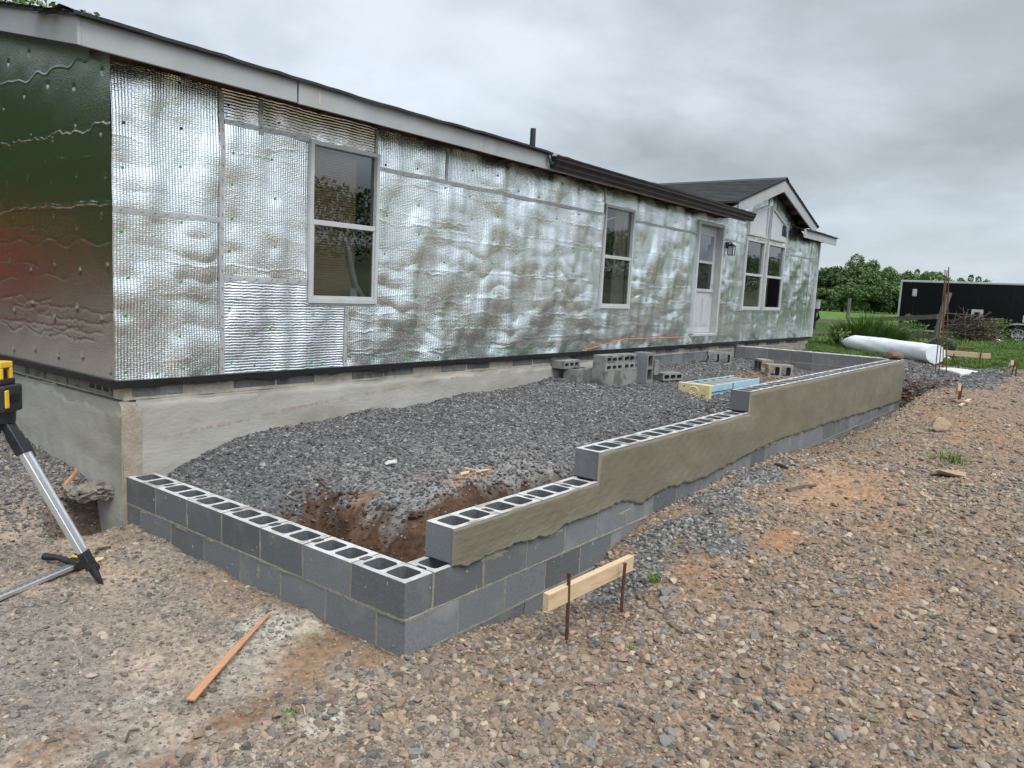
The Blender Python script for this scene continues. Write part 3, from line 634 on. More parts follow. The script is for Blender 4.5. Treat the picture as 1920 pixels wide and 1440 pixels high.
def smear(x, y, z, w, h, seed, nrm='x'):
    r = random.Random(seed); n = 22; vs = [(0, 0)]; 
    for i in range(n):
        t = 2 * math.pi * i / n; q = 1 + r.uniform(-.4, .3); vs.append((math.cos(t) * w * q, math.sin(t) * h * q))
    P = (lambda a, b, o: (x - o, y + a, z + b)) if nrm == 'x' else (lambda a, b, o: (x + a, y - o, z + b))
    v3 = [P(0, 0, .0035)] + [P(a * .6 + r.uniform(-.1, .1) * w, b * .6, .0032) for a, b in vs[1:]] + [P(a, b, -.001) for a, b in vs[1:]]
    fs = [(0, 1 + i, 1 + (i + 1) % n) for i in range(n)] + [(1 + i, 1 + n + i, 1 + n + (i + 1) % n, 1 + (i + 1) % n) for i in range(n)]
    mb.add(v3, fs)
for i, (y, z, w, h) in enumerate([(1.24, -.28, .022, .06), (2 * BL + .006, -.075, .011, .07), (5 * BL, -.14, .016, .06), (2.12, -.213, .09, .013), (1.75, -.21, .06, .012), (1.0, -.206, .06, .010), (2.60, -.213, .06, .012)]): smear(0, y, z, w, h, i)
for i, (x, z, w, h) in enumerate([(2 * BL, -.30, .011, .08), (.72, -.03, .12, .035), (1.30, -.035, .12, .03), (1.15, -.20, .07, .010), (2.2, -.09, .10, .03)]): smear(x, 0, z, w, h, 40 + i, 'y')
rf = random.Random(77)
for i in range(70):
    if i % 2: smear(0, rf.uniform(.05, 2.8), rf.uniform(-.38, -.02), rf.uniform(.003, .011), rf.uniform(.003, .013), 200 + i)
    else: smear(rf.uniform(.1, 3.2), 0, rf.uniform(-.38, -.06), rf.uniform(.003, .012), rf.uniform(.003, .014), 200 + i, 'y')
mb.obj('mortar_smear', M_mortar, wall, smooth=True)
# cap filling on top of the far wall, cells filled with grout
mb = MB(); ys = np.arange(.0, 2.86, .06)
for a, b in zip(ys[:-1], ys[1:]): mb.box((XI + .004, a, 3 * BH - .006), (XE - .004, b + .0, 3 * BH + .004 + R.uniform(0, .006)))
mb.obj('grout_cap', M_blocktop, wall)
# parge coat on the long wall's outer face
PX = np.array([.34, .46, .62, .86, 1.07, 1.25, 1.32, 1.37, 1.61, 1.88, 2.14, 2.30, 2.42, 2.55, 2.96, 3.3, 3.69, 4.56, 5.31, 6.19, 7.25, 8.53, 10.12, 11.47, 11.6])
PZ = np.array([-.005, -.025, -.01, .0, -.015, -.03, -.035, -.0, -.01, -.0, .0, -.035, -.075, -.05, -.02, -.05, -.06, -.0, .02, .01, -.0, -.03, -.07, -.09, -.09])
xs = np.concatenate([np.arange(.338, XE + .012, .02)]); xs = np.unique(np.concatenate([xs, [1.8035, 1.8045, 4.5375, 4.5385, XE + .010]]))
lowz = np.interp(xs, PX, PZ) + .005 * fnoise(xs, xs * 0, .13, 51) + .005 * fnoise(xs, xs * 0, .055, 52) - .012 * np.abs(fnoise(xs, xs * 0, .5, 57)); lowz[xs < .36] = -.005
topz = np.where(xs < 1.804, BH, np.where(xs < 4.538, 2 * BH, 3 * BH)) + .003 * fnoise(xs, xs * 0, .3, 53) - .001
nv = 30; t = np.linspace(0, 1, nv); XX = np.repeat(xs[:, None], nv, 1); ZZ = lowz[:, None] + (topz - lowz)[:, None] * t
YY = -.015 - .0025 * fnoise(XX, ZZ, .5, 54) - .0012 * fnoise(XX, ZZ, .09, 55, 1, 2.0) - .004 * np.exp(-t[None, :] * 9)
YY[:, 0] = .002; YY[:, -1] = .012; XX[0] = xs[0]; YY[0] = .001
YY[-1] = .004
idx = np.arange(XX.size).reshape(XX.shape); F = np.stack([idx[:-1, :-1], idx[1:, :-1], idx[1:, 1:], idx[:-1, 1:]], -1).reshape(-1, 4)
link('parge_coat', mesh_np('parge_coat', np.stack([XX, YY, ZZ], -1).reshape(-1, 3), F, [M_coat], True), wall)

# ------------------------------------------------------------------ house
house = thing('house', 'long single-storey house clad in shiny silver foil insulation with dark shingle roof', 'house')
H0, HT = .70, 2.86
YW = 2.83; XL = -.08; XR = 15.88; YB = 10.9
GXC, GZA, GS = 12.43, 3.80, .30
def slope_z(x): return GZA - GS * np.abs(x - GXC) - .16
# fasteners and creases
FA = []
r_ = random.Random(3)
xx = .0
while xx < 15.9:
    zz_ = .78 + r_.uniform(-.03, .03)
    while zz_ < 2.85:
        FA.append((xx + r_.uniform(-.03, .03), zz_ + r_.uniform(-.03, .03))); zz_ += r_.choice([.24, .30, .36, .42])
    xx += .405
for i in range(45): FA.append((.3 + i * .35 + r_.uniform(-.08, .08), .735 + r_.uniform(-.01, .02)))
CRE = []
for i in range(150):
    L_ = r_.uniform(.35, 2.2); x0 = r_.uniform(-.6, 15.5); CRE.append((x0, x0 + L_, .74 + 1.95 * r_.random() ** 1.35, r_.uniform(.0011, .0028), r_.randint(0, 9999)))
for zc in (.86, 1.02, 1.18, 1.36, 1.62): CRE.append((2.0, 9.3, zc, .0022, int(zc * 100)))
def foil_h(X, Z):
    h = .0105 * fnoise(X, Z, .72, 61, 1, .9) + .0020 * fnoise(X, Z, .25, 62, 1.2, .8) + .0100 * fnoise(X, Z, .55, 64, 1.6, .40)
    lo = np.clip(.25 + .75 * sstep(2.35, 1.5, Z), 0, 1) * np.clip(.65 + .55 * fnoise(X, Z, .9, 65), .1, 1.4)
    ph = (Z + .050 * fnoise(X, Z, .8, 66, 1, .6) + .016 * fnoise(X, Z, .22, 67, 1, .5)) / .205
    h = h + .0048 * lo * (np.abs(np.sin(math.pi * ph)) - .6)
    ph2 = (Z + .4 * X * 0 + .035 * fnoise(X, Z, .45, 68, 1, .7)) / .33 + .3
    h = h + .0030 * np.clip(.5 + .6 * fnoise(X, Z, 1.1, 69), 0, 1.3) * (np.abs(np.sin(math.pi * ph2)) - .6)
    for fx, fz in FA:
        if fx < X.min() - .2 or fx > X.max() + .2 or fz < Z.min() - .2 or fz > Z.max() + .2: continue
        r2 = (X - fx) ** 2 + (Z - fz) ** 2; h = h - .0060 * np.exp(-r2 / (2 * .042 ** 2))
    for x0, x1, zc, a, s in CRE:
        if x1 < X.min() or x0 > X.max() or zc < Z.min() - .1 or zc > Z.max() + .1: continue
        zl = zc + .016 * fnoise(X[:, :1], X[:, :1] * 0, .5, s, n=4) + .006 * fnoise(X[:, :1], X[:, :1] * 0, .12, s + 1, n=3)
        h = h + a * np.exp(-((Z - zl) / .0055) ** 2) * sstep(x0, x0 + .12, X) * sstep(x1, x1 - .12, X)
    return np.where(h < -.010, -.010 + .30 * np.tanh((h + .010) / .30 * 1.0) * .4, h).clip(-.024, .06)
def edge0(X, Z, a):  # calm the sheet where it is taped at its borders
    return a
def foil_panel(x0, x1, z0, z1, mat, res=None):
    if res is None: res = .008 if x0 < 2 else .0105
    n = max(3, int((x1 - x0) / res)); m = max(3, int(((z1 if not callable(z1) else 3.4) - z0) / res))
    u = np.linspace(x0, x1, n + 1); t = np.linspace(0, 1, m + 1)
    zt = z1(u) if callable(z1) else np.full(n + 1, z1)
    X = np.repeat(u[:, None], m + 1, 1); Z = z0 + (zt - z0)[:, None] * t
    h = foil_h(X, Z)
    V = np.stack([X, YW - h, Z], -1).reshape(-1, 3); idx = np.arange(V.shape[0]).reshape(X.shape)
    F = np.stack([idx[:-1, :-1], idx[1:, :-1], idx[1:, 1:], idx[:-1, 1:]], -1).reshape(-1, 4)
    return link('foil_panel', mesh_np('foil_panel', V, F, [mat], True), house)
V_, H_ = M_foilV, M_foilH
for a in [(XL, .74, H0, 1.88, V_), (XL, .74, 1.882, HT, V_), (.742, 1.535, 1.452, 2.625, V_), (.742, 1.065, 2.627, HT, H_), (1.067, 2.285, 2.635, HT, H_), (.742, 1.535, H0, 1.45, H_), (1.537, 1.965, H0, 1.265, H_),
          (1.967, 2.315, H0, 1.265, V_), (2.317, 6.305, H0, 2.51, V_), (2.287, 3.23, 2.512, HT, V_), (3.232, 6.28, 2.512, HT, V_), (6.307, 7.115, H0, 1.265, V_), (6.282, 7.115, 2.655, HT, V_), (7.117, 9.29, H0, 2.51, V_), (7.117, 9.29, 2.512, HT, V_),
          (9.292, 10.305, 2.745, HT, V_), (9.292, 10.305, H0, .845, V_), (10.307, 11.375, H0, slope_z, V_), (11.377, 13.515, H0, 1.285, V_), (12.335, 12.515, 1.287, 2.615, V_), (11.377, 13.515, 2.617, slope_z, V_), (13.517, XR, H0, 2.465, V_), (13.517, 14.9, 2.467, slope_z, V_), (14.902, XR, 2.467, HT + .02, V_)]:
    foil_panel(*a)
def tape_strip(p0, p1, w=.038):
    """tape over a seam from (x,z) to (x,z), follows the sheet"""
    (xa, za), (xb, zb) = p0, p1; Ln = math.hypot(xb - xa, zb - za); n = max(2, int(Ln / .05)); dx, dz = (xb - xa) / Ln, (zb - za) / Ln
    t = np.linspace(0, Ln, n + 1); rr = random.Random(int(Ln * 1000 + xa * 10)); wob = .004 * fnoise(t, t * 0, .7, int(xa * 10 + za * 100) + 5, n=4)
    mb = MB(); vs = []
    for i, tt in enumerate(t):
        for s in (-1, 0, 1):
            x = xa + dx * tt - dz * (s * w / 2 + wob[i]); z = za + dz * tt + dx * (s * w / 2 + wob[i])
            hh = float(foil_h(np.array([[x]]), np.array([[z]]))[0, 0]); vs.append((x, YW - max(hh, .000) - .0045 - (.0006 if s == 0 else 0), z))
    mb.add(vs, [(i * 3 + j, (i + 1) * 3 + j, (i + 1) * 3 + j + 1, i * 3 + j + 1) for i in range(n) for j in (0, 1)])
    mb.mi = 1; tt = .05
    while tt < Ln - .05:
        x = xa + dx * tt; z = za + dz * tt; a = rr.uniform(-.4, .4) + math.atan2(dz, dx) + .5; k = min(range(n + 1), key=lambda i: abs(t[i] - tt)); y = min(vs[k * 3 + j][1] for j in range(3)) - .004
        c, s = math.cos(a) * .013, math.sin(a) * .013
        mb.add([(x - c - s * .14, y, z - s + c * .14), (x + c - s * .14, y, z + s + c * .14), (x + c + s * .14, y, z + s - c * .14), (x - c + s * .14, y, z - s - c * .14)], [(0, 1, 2, 3)]); tt += rr.uniform(.09, .16)
    mb.obj('seam_tape', [M_tape, M_print], house, smooth=True)
for a in [((.741, H0), (.741, HT - .03)), ((XL, 1.881), (.72, 1.885)), ((.76, 2.626), (1.56, 2.626)), ((1.066, 2.58), (1.066, HT - .02)), ((.76, 1.451), (1.53, 1.451)), ((1.966, H0), (1.966, 1.24)), ((2.286, 2.64), (2.286, HT - .02)),
          ((2.33, 2.511), (6.28, 2.511)), ((3.231, 2.53), (3.231, HT - .02)), ((6.281, 2.66), (6.281, HT - .02)), ((7.14, 2.511), (9.27, 2.511)), ((13.54, 2.466), (XR, 2.466)), ((10.31, 2.511), (11.35, 2.511)), ((15.35, .75), (15.35, 2.86)), ((12.43, 2.64), (12.43, 3.6))]: tape_strip(*a)
# cap nails
mb = MB()
OPEN = [(1.5, 2.34, 1.24, 2.66), (6.28, 7.15, 1.24, 2.68), (9.26, 10.33, .8, 2.76), (11.35, 13.54, 1.25, 3.3)]
for fx, fz in FA:
    if fx > XR - .05 or any(a - .02 < fx < b + .02 and c - .02 < fz < d + .02 for a, b, c, d in OPEN): continue
    hh = float(foil_h(np.array([[fx]]), np.array([[fz]]))[0, 0]); rr = .0105
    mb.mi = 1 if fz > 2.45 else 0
    y = YW - hh - .001
    vs = [(fx, y - .006, fz)] + [(fx + rr * math.cos(k * math.pi / 4), y - .0035, fz + rr * math.sin(k * math.pi / 4)) for k in range(8)] + [(fx + rr * math.cos(k * math.pi / 4), y + .004, fz + rr * math.sin(k * math.pi / 4)) for k in range(8)]
    mb.add(vs, [(0, 1 + k, 1 + (k + 1) % 8) for k in range(8)] + [(1 + k, 9 + k, 9 + (k + 1) % 8, 1 + (k + 1) % 8) for k in range(8)])
tag(mb.obj('cap_nails', [M_green, M_darkcap], house, smooth=True), kind='stuff')
# end wall foil
CRE_E = [(r_.uniform(2.6, 6), r_.uniform(.5, 2.0), .8 + 1.5 * r_.random() ** 1.6, r_.uniform(.0012, .0026), r_.randint(0, 999)) for i in range(44)] + [(2.7, 6, 2.44, .0065, 7), (2.7, 6, 1.93, .0055, 19), (2.8, 5, 1.66, .003, 9), (2.9, 3, 2.9, .003, 12)]
def end_h(Y, Z):
    h = .0014 * fnoise(Y, Z, .8, 71) + .0005 * fnoise(Y, Z, .28, 72)
    for y0, L_, zc, a, s in CRE_E:
        zl = zc + .02 * fnoise(Y[:, :1], Y[:, :1] * 0, .5, s, n=4) + .008 * fnoise(Y[:, :1], Y[:, :1] * 0, .13, s + 1, n=3)
        h = h + a * np.exp(-((Z - zl) / .0055) ** 2) * sstep(y0, y0 + .1, Y) * sstep(y0 + L_, y0 + L_ - .1, Y)
    for fy in np.arange(2.95, 6, .41):
        for fz in np.arange(.8, 3.2, .33):
            q = math.sin(fy * 91 + fz * 47); h = h - .0060 * np.exp(-((Y - fy - .06 * q) ** 2 + (Z - fz - .05 * math.cos(q * 9)) ** 2) / (2 * .014 ** 2))
    return h
RS = .225; YE0 = 2.55; YRIDGE = (YW + YB) / 2; ZEAVE = 3.00
def roof_z(y): return ZEAVE + RS * (min(y, 2 * YRIDGE - y) - YE0)
for z0, z1 in ((H0, 1.90), (1.902, 2.47), (2.472, 9)):
    for y0, y1 in ((YW, 5.2), (5.202, YB)):
        res = .010 if y0 < 4 else .06; n = int((y1 - y0) / res); u = np.linspace(y0, y1, n + 1)
        zt = np.minimum(z1, np.array([roof_z(a) - .13 for a in u])); m = max(3, int((min(z1, 3.6) - z0) / res)); t = np.linspace(0, 1, m + 1)
        Yg = np.repeat(u[:, None], m + 1, 1); Zg = z0 + (zt - z0)[:, None] * t; h = end_h(Yg, Zg)
        V = np.stack([XL - h, Yg, Zg], -1).reshape(-1, 3); idx = np.arange(V.shape[0]).reshape(Yg.shape)
        F = np.stack([idx[:-1, :-1], idx[:-1, 1:], idx[1:, 1:], idx[1:, :-1]], -1).reshape(-1, 4)
        link('foil_panel', mesh_np('foil_panel', V, F, [M_foilE], True), house)
# wall cores with openings
def wall_core():
    mb = MB(); y0, y1 = YW + .03, YW + .13
    xs_ = [XL + .02, 1.55, 2.30, 6.32, 7.10, 9.31, 10.29, 11.39, 12.32, 12.53, 13.50, XR]
    op = {1: (1.28, 2.62), 3: (1.28, 2.64), 5: (.86, 2.73), 7: (1.30, 2.60), 9: (1.30, 2.60)}
    for i in range(len(xs_) - 1):
        if i in op:
            mb.box((xs_[i], y0, .64), (xs_[i + 1], y1, op[i][0])); mb.box((xs_[i], y0, op[i][1]), (xs_[i + 1], y1, 2.9))
        else: mb.box((xs_[i], y0, .64), (xs_[i + 1], y1, 2.9))
    mb.prism([(10.2, 2.9), (14.66, 2.9), (14.66, 3.0), (GXC, 3.64), (10.2, 3.0)], 'y', y0, y1)
    mb.prism([(YW + .14, .64), (YB, .64), (YB, 2.9), (YRIDGE, roof_z(YRIDGE) - .12), (YW + .14, 2.93)], 'x', XL + .02, XL + .12)
    mb.prism([(YW + .14, .64), (YB, .64), (YB, 2.9), (YRIDGE, roof_z(YRIDGE) - .12), (YW + .14, 2.93)], 'x', XR - .1, XR)
    mb.box((XL + .12, YB - .1, .64), (XR - .1, YB, 2.9)); mb.box((XL + .12, YW + .14, .60), (XR - .1, YB - .1, .66))
    mb.mi = 1; mb.box((XL + .12, YW + 2.2, .66), (XR - .1, YW + 2.26, 2.85))
    mb.obj('wall', [M_osb, M_interior], house)
    mb = MB(); mb.box((XR, YW + .02, H0), (XR + .02, YB, 2.9)); mb.obj('foil_panel', M_foilE, house)
wall_core()
mb = MB(); mb.box((XR - .02, YW - .03, H0), (XR + .035, YW + .06, 2.88)); mb.obj('corner_trim', M_white, house)
# flashing strip, ragged lower edge
mb = MB(); xs2 = np.arange(XL - .02, XR, .05); lz = .645 + .010 * fnoise(xs2, xs2 * 0, .4, 81) + .008 * fnoise(xs2, xs2 * 0, .11, 82)
vs = []
for x, z in zip(xs2, lz): vs += [(x, YW - .022, z), (x, YW - .030, .703), (x, YW + .02, .703)]
mb.add(vs, [(i * 3 + j, (i + 1) * 3 + j, (i + 1) * 3 + j + 1, i * 3 + j + 1) for i in range(len(xs2) - 1) for j in (0, 1)])
ys2 = np.arange(YW - .02, YB, .08); lz = .65 + .008 * fnoise(ys2, ys2 * 0, .4, 83); vs = []
for y, z in zip(ys2, lz): vs += [(XL - .016, y, z), (XL - .022, y, .703), (XL + .02, y, .703)]
mb.add(vs, [(i * 3 + j, (i + 1) * 3 + j, (i + 1) * 3 + j + 1, i * 3 + j + 1) for i in range(len(ys2) - 1) for j in (0, 1)])
mb.obj('flashing', M_flash, house, smooth=True)
# foundation
mb = MB(); mb.box((.03, YW + .08, -.9), (XR - .05, YW + .28, .64)); mb.box((.03, YW + .28, -.9), (.23, YB, .64)); mb.obj('foundation_wall', M_oldblock, house)
mb = MB(); mb.box((-.018, YW + .027, -.9), (6.34, YW + .10, .535)); mb.box((-.018, YW + .10, -.9), (.05, YB, .535)); mb.obj('parge_base', M_oldparge, house)
mb = MB(); mb.box((.0, YW + .04, .55), (XR - .06, YW + .10, .648)); mb.box((.0, YW + .10, .55), (.05, YB, .648)); mb.obj('mortar_bed', M_oldmortar, house)
def fb(x0, x1, z0, z1, y=YW + .032, mat=M_oldblock):
    m = MB(); m.box((x0, y, z0), (x1, y + .06, z1)); o = m.obj('foundation_block', mat, house, bevel=.003); return o
x = .05; k = 0
while x < XR - .5:
    if k % 3 != 1: fb(x + .01, x + .39, .572 + R.uniform(0, .012), .637, mat=R.choice([M_oldblock, M_blockside, M_oldblock]))
    x += BL; k += 1
x = 6.3
while x < XR - .45:
    fb(x + .006, x + .40, .36, .545, YW + .034, M_blockside if x < 11 else M_tanblock); fb(x + .006, x + .40, .15, .35, YW + .034, M_blockside)
    x += BL
y = 2.95; k = 0
while y < 6:
    if k != 0:
        m = MB(); m.box((-.012, y + .01, .565), (.05, y + .39, .637)); m.obj('foundation_block', M_oldblock, house, bevel=.003)
    y += BL; k += 1
m = MB(); m.box((-.014, 3.03, .562), (.05, 3.40, .64)); m.mi = 1
for q in range(3): m.box((-.0155, 3.07 + q * .11, .59), (-.012, 3.15 + q * .11, .622))
m.obj('vent_block', [M_oldblock, M_flash], house)
def parge_sheet(a0, a1, top, fixed, axis, seed, mat, z0=-.85):
    u = np.arange(a0, a1 + .001, .03); m = 40; tz = top + (.008 if axis == 'x' else .03) * fnoise(u, u * 0, .5, seed) + (.004 if axis == 'x' else .014) * fnoise(u, u * 0, .14, seed + 1)
    if axis == 'x': tz = np.minimum(tz, .60)
    t = np.linspace(0, 1, m); A = np.repeat(u[:, None], m, 1); Z = z0 + (tz - z0)[:, None] * t
    D = .004 * fnoise(A, Z, .8, seed + 2) + .002 * fnoise(A, Z, .2, seed + 3); D[:, -1] -= .03
    V = np.stack([A, fixed - D, Z], -1) if axis == 'x' else np.stack([fixed - D, A, Z], -1)
    idx = np.arange(A.size).reshape(A.shape); F = np.stack([idx[:-1, :-1], idx[1:, :-1], idx[1:, 1:], idx[:-1, 1:]], -1).reshape(-1, 4)
    if axis != 'x': F = F[:, ::-1]
    link('old_parge_coat', mesh_np('old_parge_coat', V.reshape(-1, 3), F, [mat], True), house)
parge_sheet(.085, 6.35, .555, YW + .018, 'x', 91, M_oldparge); parge_sheet(-.034, .115, .548, YW + .014, 'x', 99, M_corner); parge_sheet(2.843, YB, .50, -.03, 'y', 95, M_oldparge)
# faint orange chalk line on the foundation
mb = MB(); pts = [(.25, .255), (.6, .30), (.75, .30), (1.3, .37), (2.0, .42), (2.9, .485), (3.8, .52), (5.2, .545)]
for (xa, za), (xb, zb) in zip(pts[:-1], pts[1:]):
    n = 12
    for i in range(n):
        if R.random() < .30: continue
        t0, t1 = i / n, (i + R.uniform(.5, 1)) / n
        p = lambda t_: (xa + (xb - xa) * t_, YW + .018 - .0125, za + (zb - za) * t_)
        a, b = p(t0), p(t1); mb.add([(a[0], a[1], a[2] - .004), (b[0], b[1], b[2] - .004), (b[0], b[1], b[2] + .003), (a[0], a[1], a[2] + .003)], [(0, 1, 2, 3)])
M_chalk = pm('chalk_line', (0.36, 0.20, 0.13), (0.42, 0.27, 0.19), 20, 0.95)
tag(mb.obj('chalk_line', M_chalk, house), kind='stuff')

# windows
def pane(x0, x1, z0, z1, y, parent):
    m = MB(); m.add([(x0, y, z0), (x1, y, z0), (x1, y, z1), (x0, y, z1)], [(0, 1, 2, 3)]); return m.obj('pane', M_glass, parent)
def window(x0, x1, z0, z1, blind=False, curtain=False):
    fw, yf, yb = .035, YW - .036, YW + .05; zm = z0 + (z1 - z0) * .505
    m = MB(); m.box((x0, yf, z0), (x0 + fw, yb, z1)); m.box((x1 - fw, yf, z0), (x1, yb, z1)); m.box((x0 + fw, yf, z1 - fw), (x1 - fw, yb, z1)); m.box((x0 + fw, yf, z0), (x1 - fw, yb, z0 + fw + .01))
    w = m.obj('window', M_white, house, bevel=.003)
    m = MB(); m.box((x0 - .012, yf + .012, z0 - .014), (x1 + .012, yf + .05, z0 - .001)); m.obj('sill', M_white, w, bevel=.002)
    m = MB(); m.box((x0 + fw, yf + .010, zm - .022), (x1 - fw, yb - .01, zm + .022)); m.obj('meeting_rail', M_white, w, bevel=.003)
    m = MB(); a, b = x0 + fw, x1 - fw
    m.box((a, yf + .014, z0 + fw + .01), (a + .018, yf + .04, zm - .022)); m.box((b - .018, yf + .014, z0 + fw + .01), (b, yf + .04, zm - .022)); m.box((a + .018, yf + .014, z0 + fw + .01), (b - .018, yf + .04, z0 + fw + .03)); m.obj('sash', M_white, w, bevel=.002)
    pane(a + .018, b - .018, z0 + fw + .03, zm - .022, yf + .026, w); pane(a, b, zm + .022, z1 - fw, yf + .045, w)
    if blind:
        m = MB(); z = z0 + .06
        while z < z1 - .05: m.box((a, yb + .045, z), (b - .13, yb + .070, z + .004), Matrix.Rotation(rad(58), 3, 'X')); z += .022
        m.obj('blind', M_blind, w)
    if curtain:
        m = MB(); n = 18; xs_ = np.linspace(a + (b - a) * .55, b + .02, n); vs = []
        for i, q in enumerate(xs_): vs += [(q, yb + .03 + .012 * math.sin(i * 1.9), z0), (q, yb + .03 + .012 * math.sin(i * 1.9), z1)]
        m.add(vs, [(2 * i, 2 * i + 2, 2 * i + 3, 2 * i + 1) for i in range(n - 1)]); m.obj('curtain', M_curtain, w, smooth=True)
    return w
w1 = window(1.54, 2.31, 1.27, 2.63, blind=True); w2 = window(6.31, 7.11, 1.27, 2.65, curtain=True)
window(11.385, 12.33, 1.29, 2.61); window(12.52, 13.51, 1.29, 2.61)
m = MB(); m.tube([(1.98, YW + .12, 1.92), (2.05, YW + .10, 1.80), (2.09, YW + .09, 1.62), (2.15, YW + .09, 1.44), (2.25, YW + .10, 1.33)], [.026] * 5, 10); m.obj('white_hose', M_white, w1, smooth=True)
m = MB(); m.box((2.02, YW + .005, 1.33), (2.10, YW + .008, 1.41)); m.obj('sticker', M_frostsky, w1)
m = MB(); m.box((6.345, YW + .005, 1.33), (6.42, YW + .008, 1.40)); m.obj('sticker', M_frostsky, w2)
m = MB(); m.box((6.36, YW + .35, 1.30), (6.75, YW + .75, 1.42)); m.obj('sink_counter', M_white, w2)
def trap_window(x0, x1, z0, zl, zr, patchq=False):
    y0, y1 = YW - .055, YW - .002; f = .045; P = [(x0, z0), (x1, z0), (x1, zr), (x0, zl)]
    cx_, cz_ = (x0 + x1) / 2, (z0 + (zl + zr) / 2) / 2; s = (zr - zl) / (x1 - x0); fi = f * math.hypot(1, s)
    Q = [(x0 + f, z0 + f), (x1 - f, z0 + f), (x1 - f, zr - fi - s * f), (x0 + f, zl - fi + s * f)]
    m = MB()
    for i in range(4):
        j = (i + 1) % 4; m.prism([P[i], P[j], Q[j], Q[i]], 'y', y0, y1)
    w = m.obj('gable_window', M_white, house)
    m = MB(); m.prism(Q, 'y', y0 + .022, y0 + .028); m.obj('pane', M_frostsky, w)
    if patchq:
        m = MB(); m.prism([(x1 - .30, z0 + .13), (x1 - f, z0 + .11), (x1 - f, z0 + .20), (x1 - .13, z0 + .33), (x1 - .30, z0 + .33)], 'y', y0 + .016, y0 + .021); m.obj('black_sticker', M_flash, w)  # flat black sticker on the pane
trap_window(11.40, 12.335, 2.68, 3.06, 3.32); trap_window(12.52, 13.50, 2.68, 3.32, 3.01, True)
# door
yd = YW + .09
m = MB()
for a, b in (((9.275, YW - .03, .855), (9.335, YW + .13, 2.735)), ((10.265, YW - .03, .855), (10.32, YW + .13, 2.735)), ((9.335, YW - .03, 2.69), (10.265, YW + .13, 2.735)), ((9.275, YW - .03, .835), (10.32, YW + .13, .875))): m.box(a, b)
door = None
fr = m.obj('door_frame', M_white, house, bevel=.004)
m = MB(); m.box((9.338, yd, .88), (10.262, yd + .04, 2.688)); m.mi = 0
for a, b in ((.98, 1.08), (1.46, 1.52)): pass
door = m.obj('door', M_white, house, bevel=.003)
m = MB()
for (x0, x1, z0, z1) in ((9.46, 9.76, .99, 1.50), (9.84, 10.14, .99, 1.50)):
    m.box((x0, yd - .006, z0), (x1, yd - .001, z1)); m.box((x0 + .03, yd - .012, z0 + .03), (x1 - .03, yd - .006, z1 - .03))
m.obj('door_panel', M_white, door, bevel=.002)
m = MB()
for a, b in (((9.44, yd - .018, 1.58), (9.485, yd - .001, 2.57)), ((10.115, yd - .018, 1.58), (10.16, yd - .001, 2.57)), ((9.485, yd - .018, 2.525), (10.115, yd - .001, 2.57)), ((9.485, yd - .018, 1.58), (10.115, yd - .001, 1.63)), ((9.485, yd - .018, 2.06), (10.115, yd - .001, 2.10))): m.box(a, b)
m.obj('glazing_bar', M_white, door, bevel=.002)
M_reflglass = pm('door_glass_reflection_tint', (0.15, 0.17, 0.20), (0.19, 0.21, 0.25), 2, 0.06, spec=0.9)  # pale blue-grey base colour paints the reflection in the upper door pane
M_dglass = pm('dark_door_glass', (0.012, 0.014, 0.016), rough=0.03, spec=0.8)
for z0, z1 in ((1.63, 2.06), (2.10, 2.525)):
    m = MB(); m.add([(9.485, yd - .006, z0), (10.115, yd - .006, z0), (10.115, yd - .006, z1), (9.485, yd - .006, z1)], [(0, 1, 2, 3)]); m.obj('pane', M_dglass if z0 < 2 else M_reflglass, door)
m = MB(); m.cyl((10.20, yd, 1.72), (10.20, yd - .03, 1.72), .028, .024, 14); m.obj('deadbolt', M_alu, door, smooth=True)
m = MB(); m.cyl((10.20, yd, 1.58), (10.20, yd - .02, 1.58), .030, .026, 14); m.tube([(10.20, yd - .02, 1.58), (10.20, yd - .055, 1.58), (10.12, yd - .06, 1.58)], .010, 8); m.obj('handle', M_alu, door, smooth=True)
# wall lantern
m = MB(); m.box((10.44, YW - .03, 2.36), (10.54, YW - .012, 2.47)); m.tube([(10.49, YW - .03, 2.44), (10.49, YW - .07, 2.47), (10.49, YW - .09, 2.44)], .010, 8); lan = m.obj('wall_lantern', M_black, house, smooth=False)
m = MB(); m.add([(10.42, YW - .16, 2.40), (10.56, YW - .16, 2.40), (10.56, YW - .03, 2.40), (10.42, YW - .03, 2.40), (10.49, YW - .095, 2.46)], [(0, 1, 4), (1, 2, 4), (2, 3, 4), (3, 0, 4), (3, 2, 1, 0)]); m.obj('lantern_roof', M_black, lan)
m = MB()
for px, py in ((10.44, YW - .145), (10.54, YW - .145), (10.44, YW - .05), (10.54, YW - .05)): m.box((px - .005, py - .005, 2.25), (px + .005, py + .005, 2.40))
m.box((10.435, YW - .15, 2.24), (10.545, YW - .045, 2.25)); m.obj('lantern_cage', M_black, lan)
m = MB(); m.box((10.447, YW - .14, 2.252), (10.533, YW - .055, 2.395)); m.obj('lantern_glass', M_frostsky, lan)
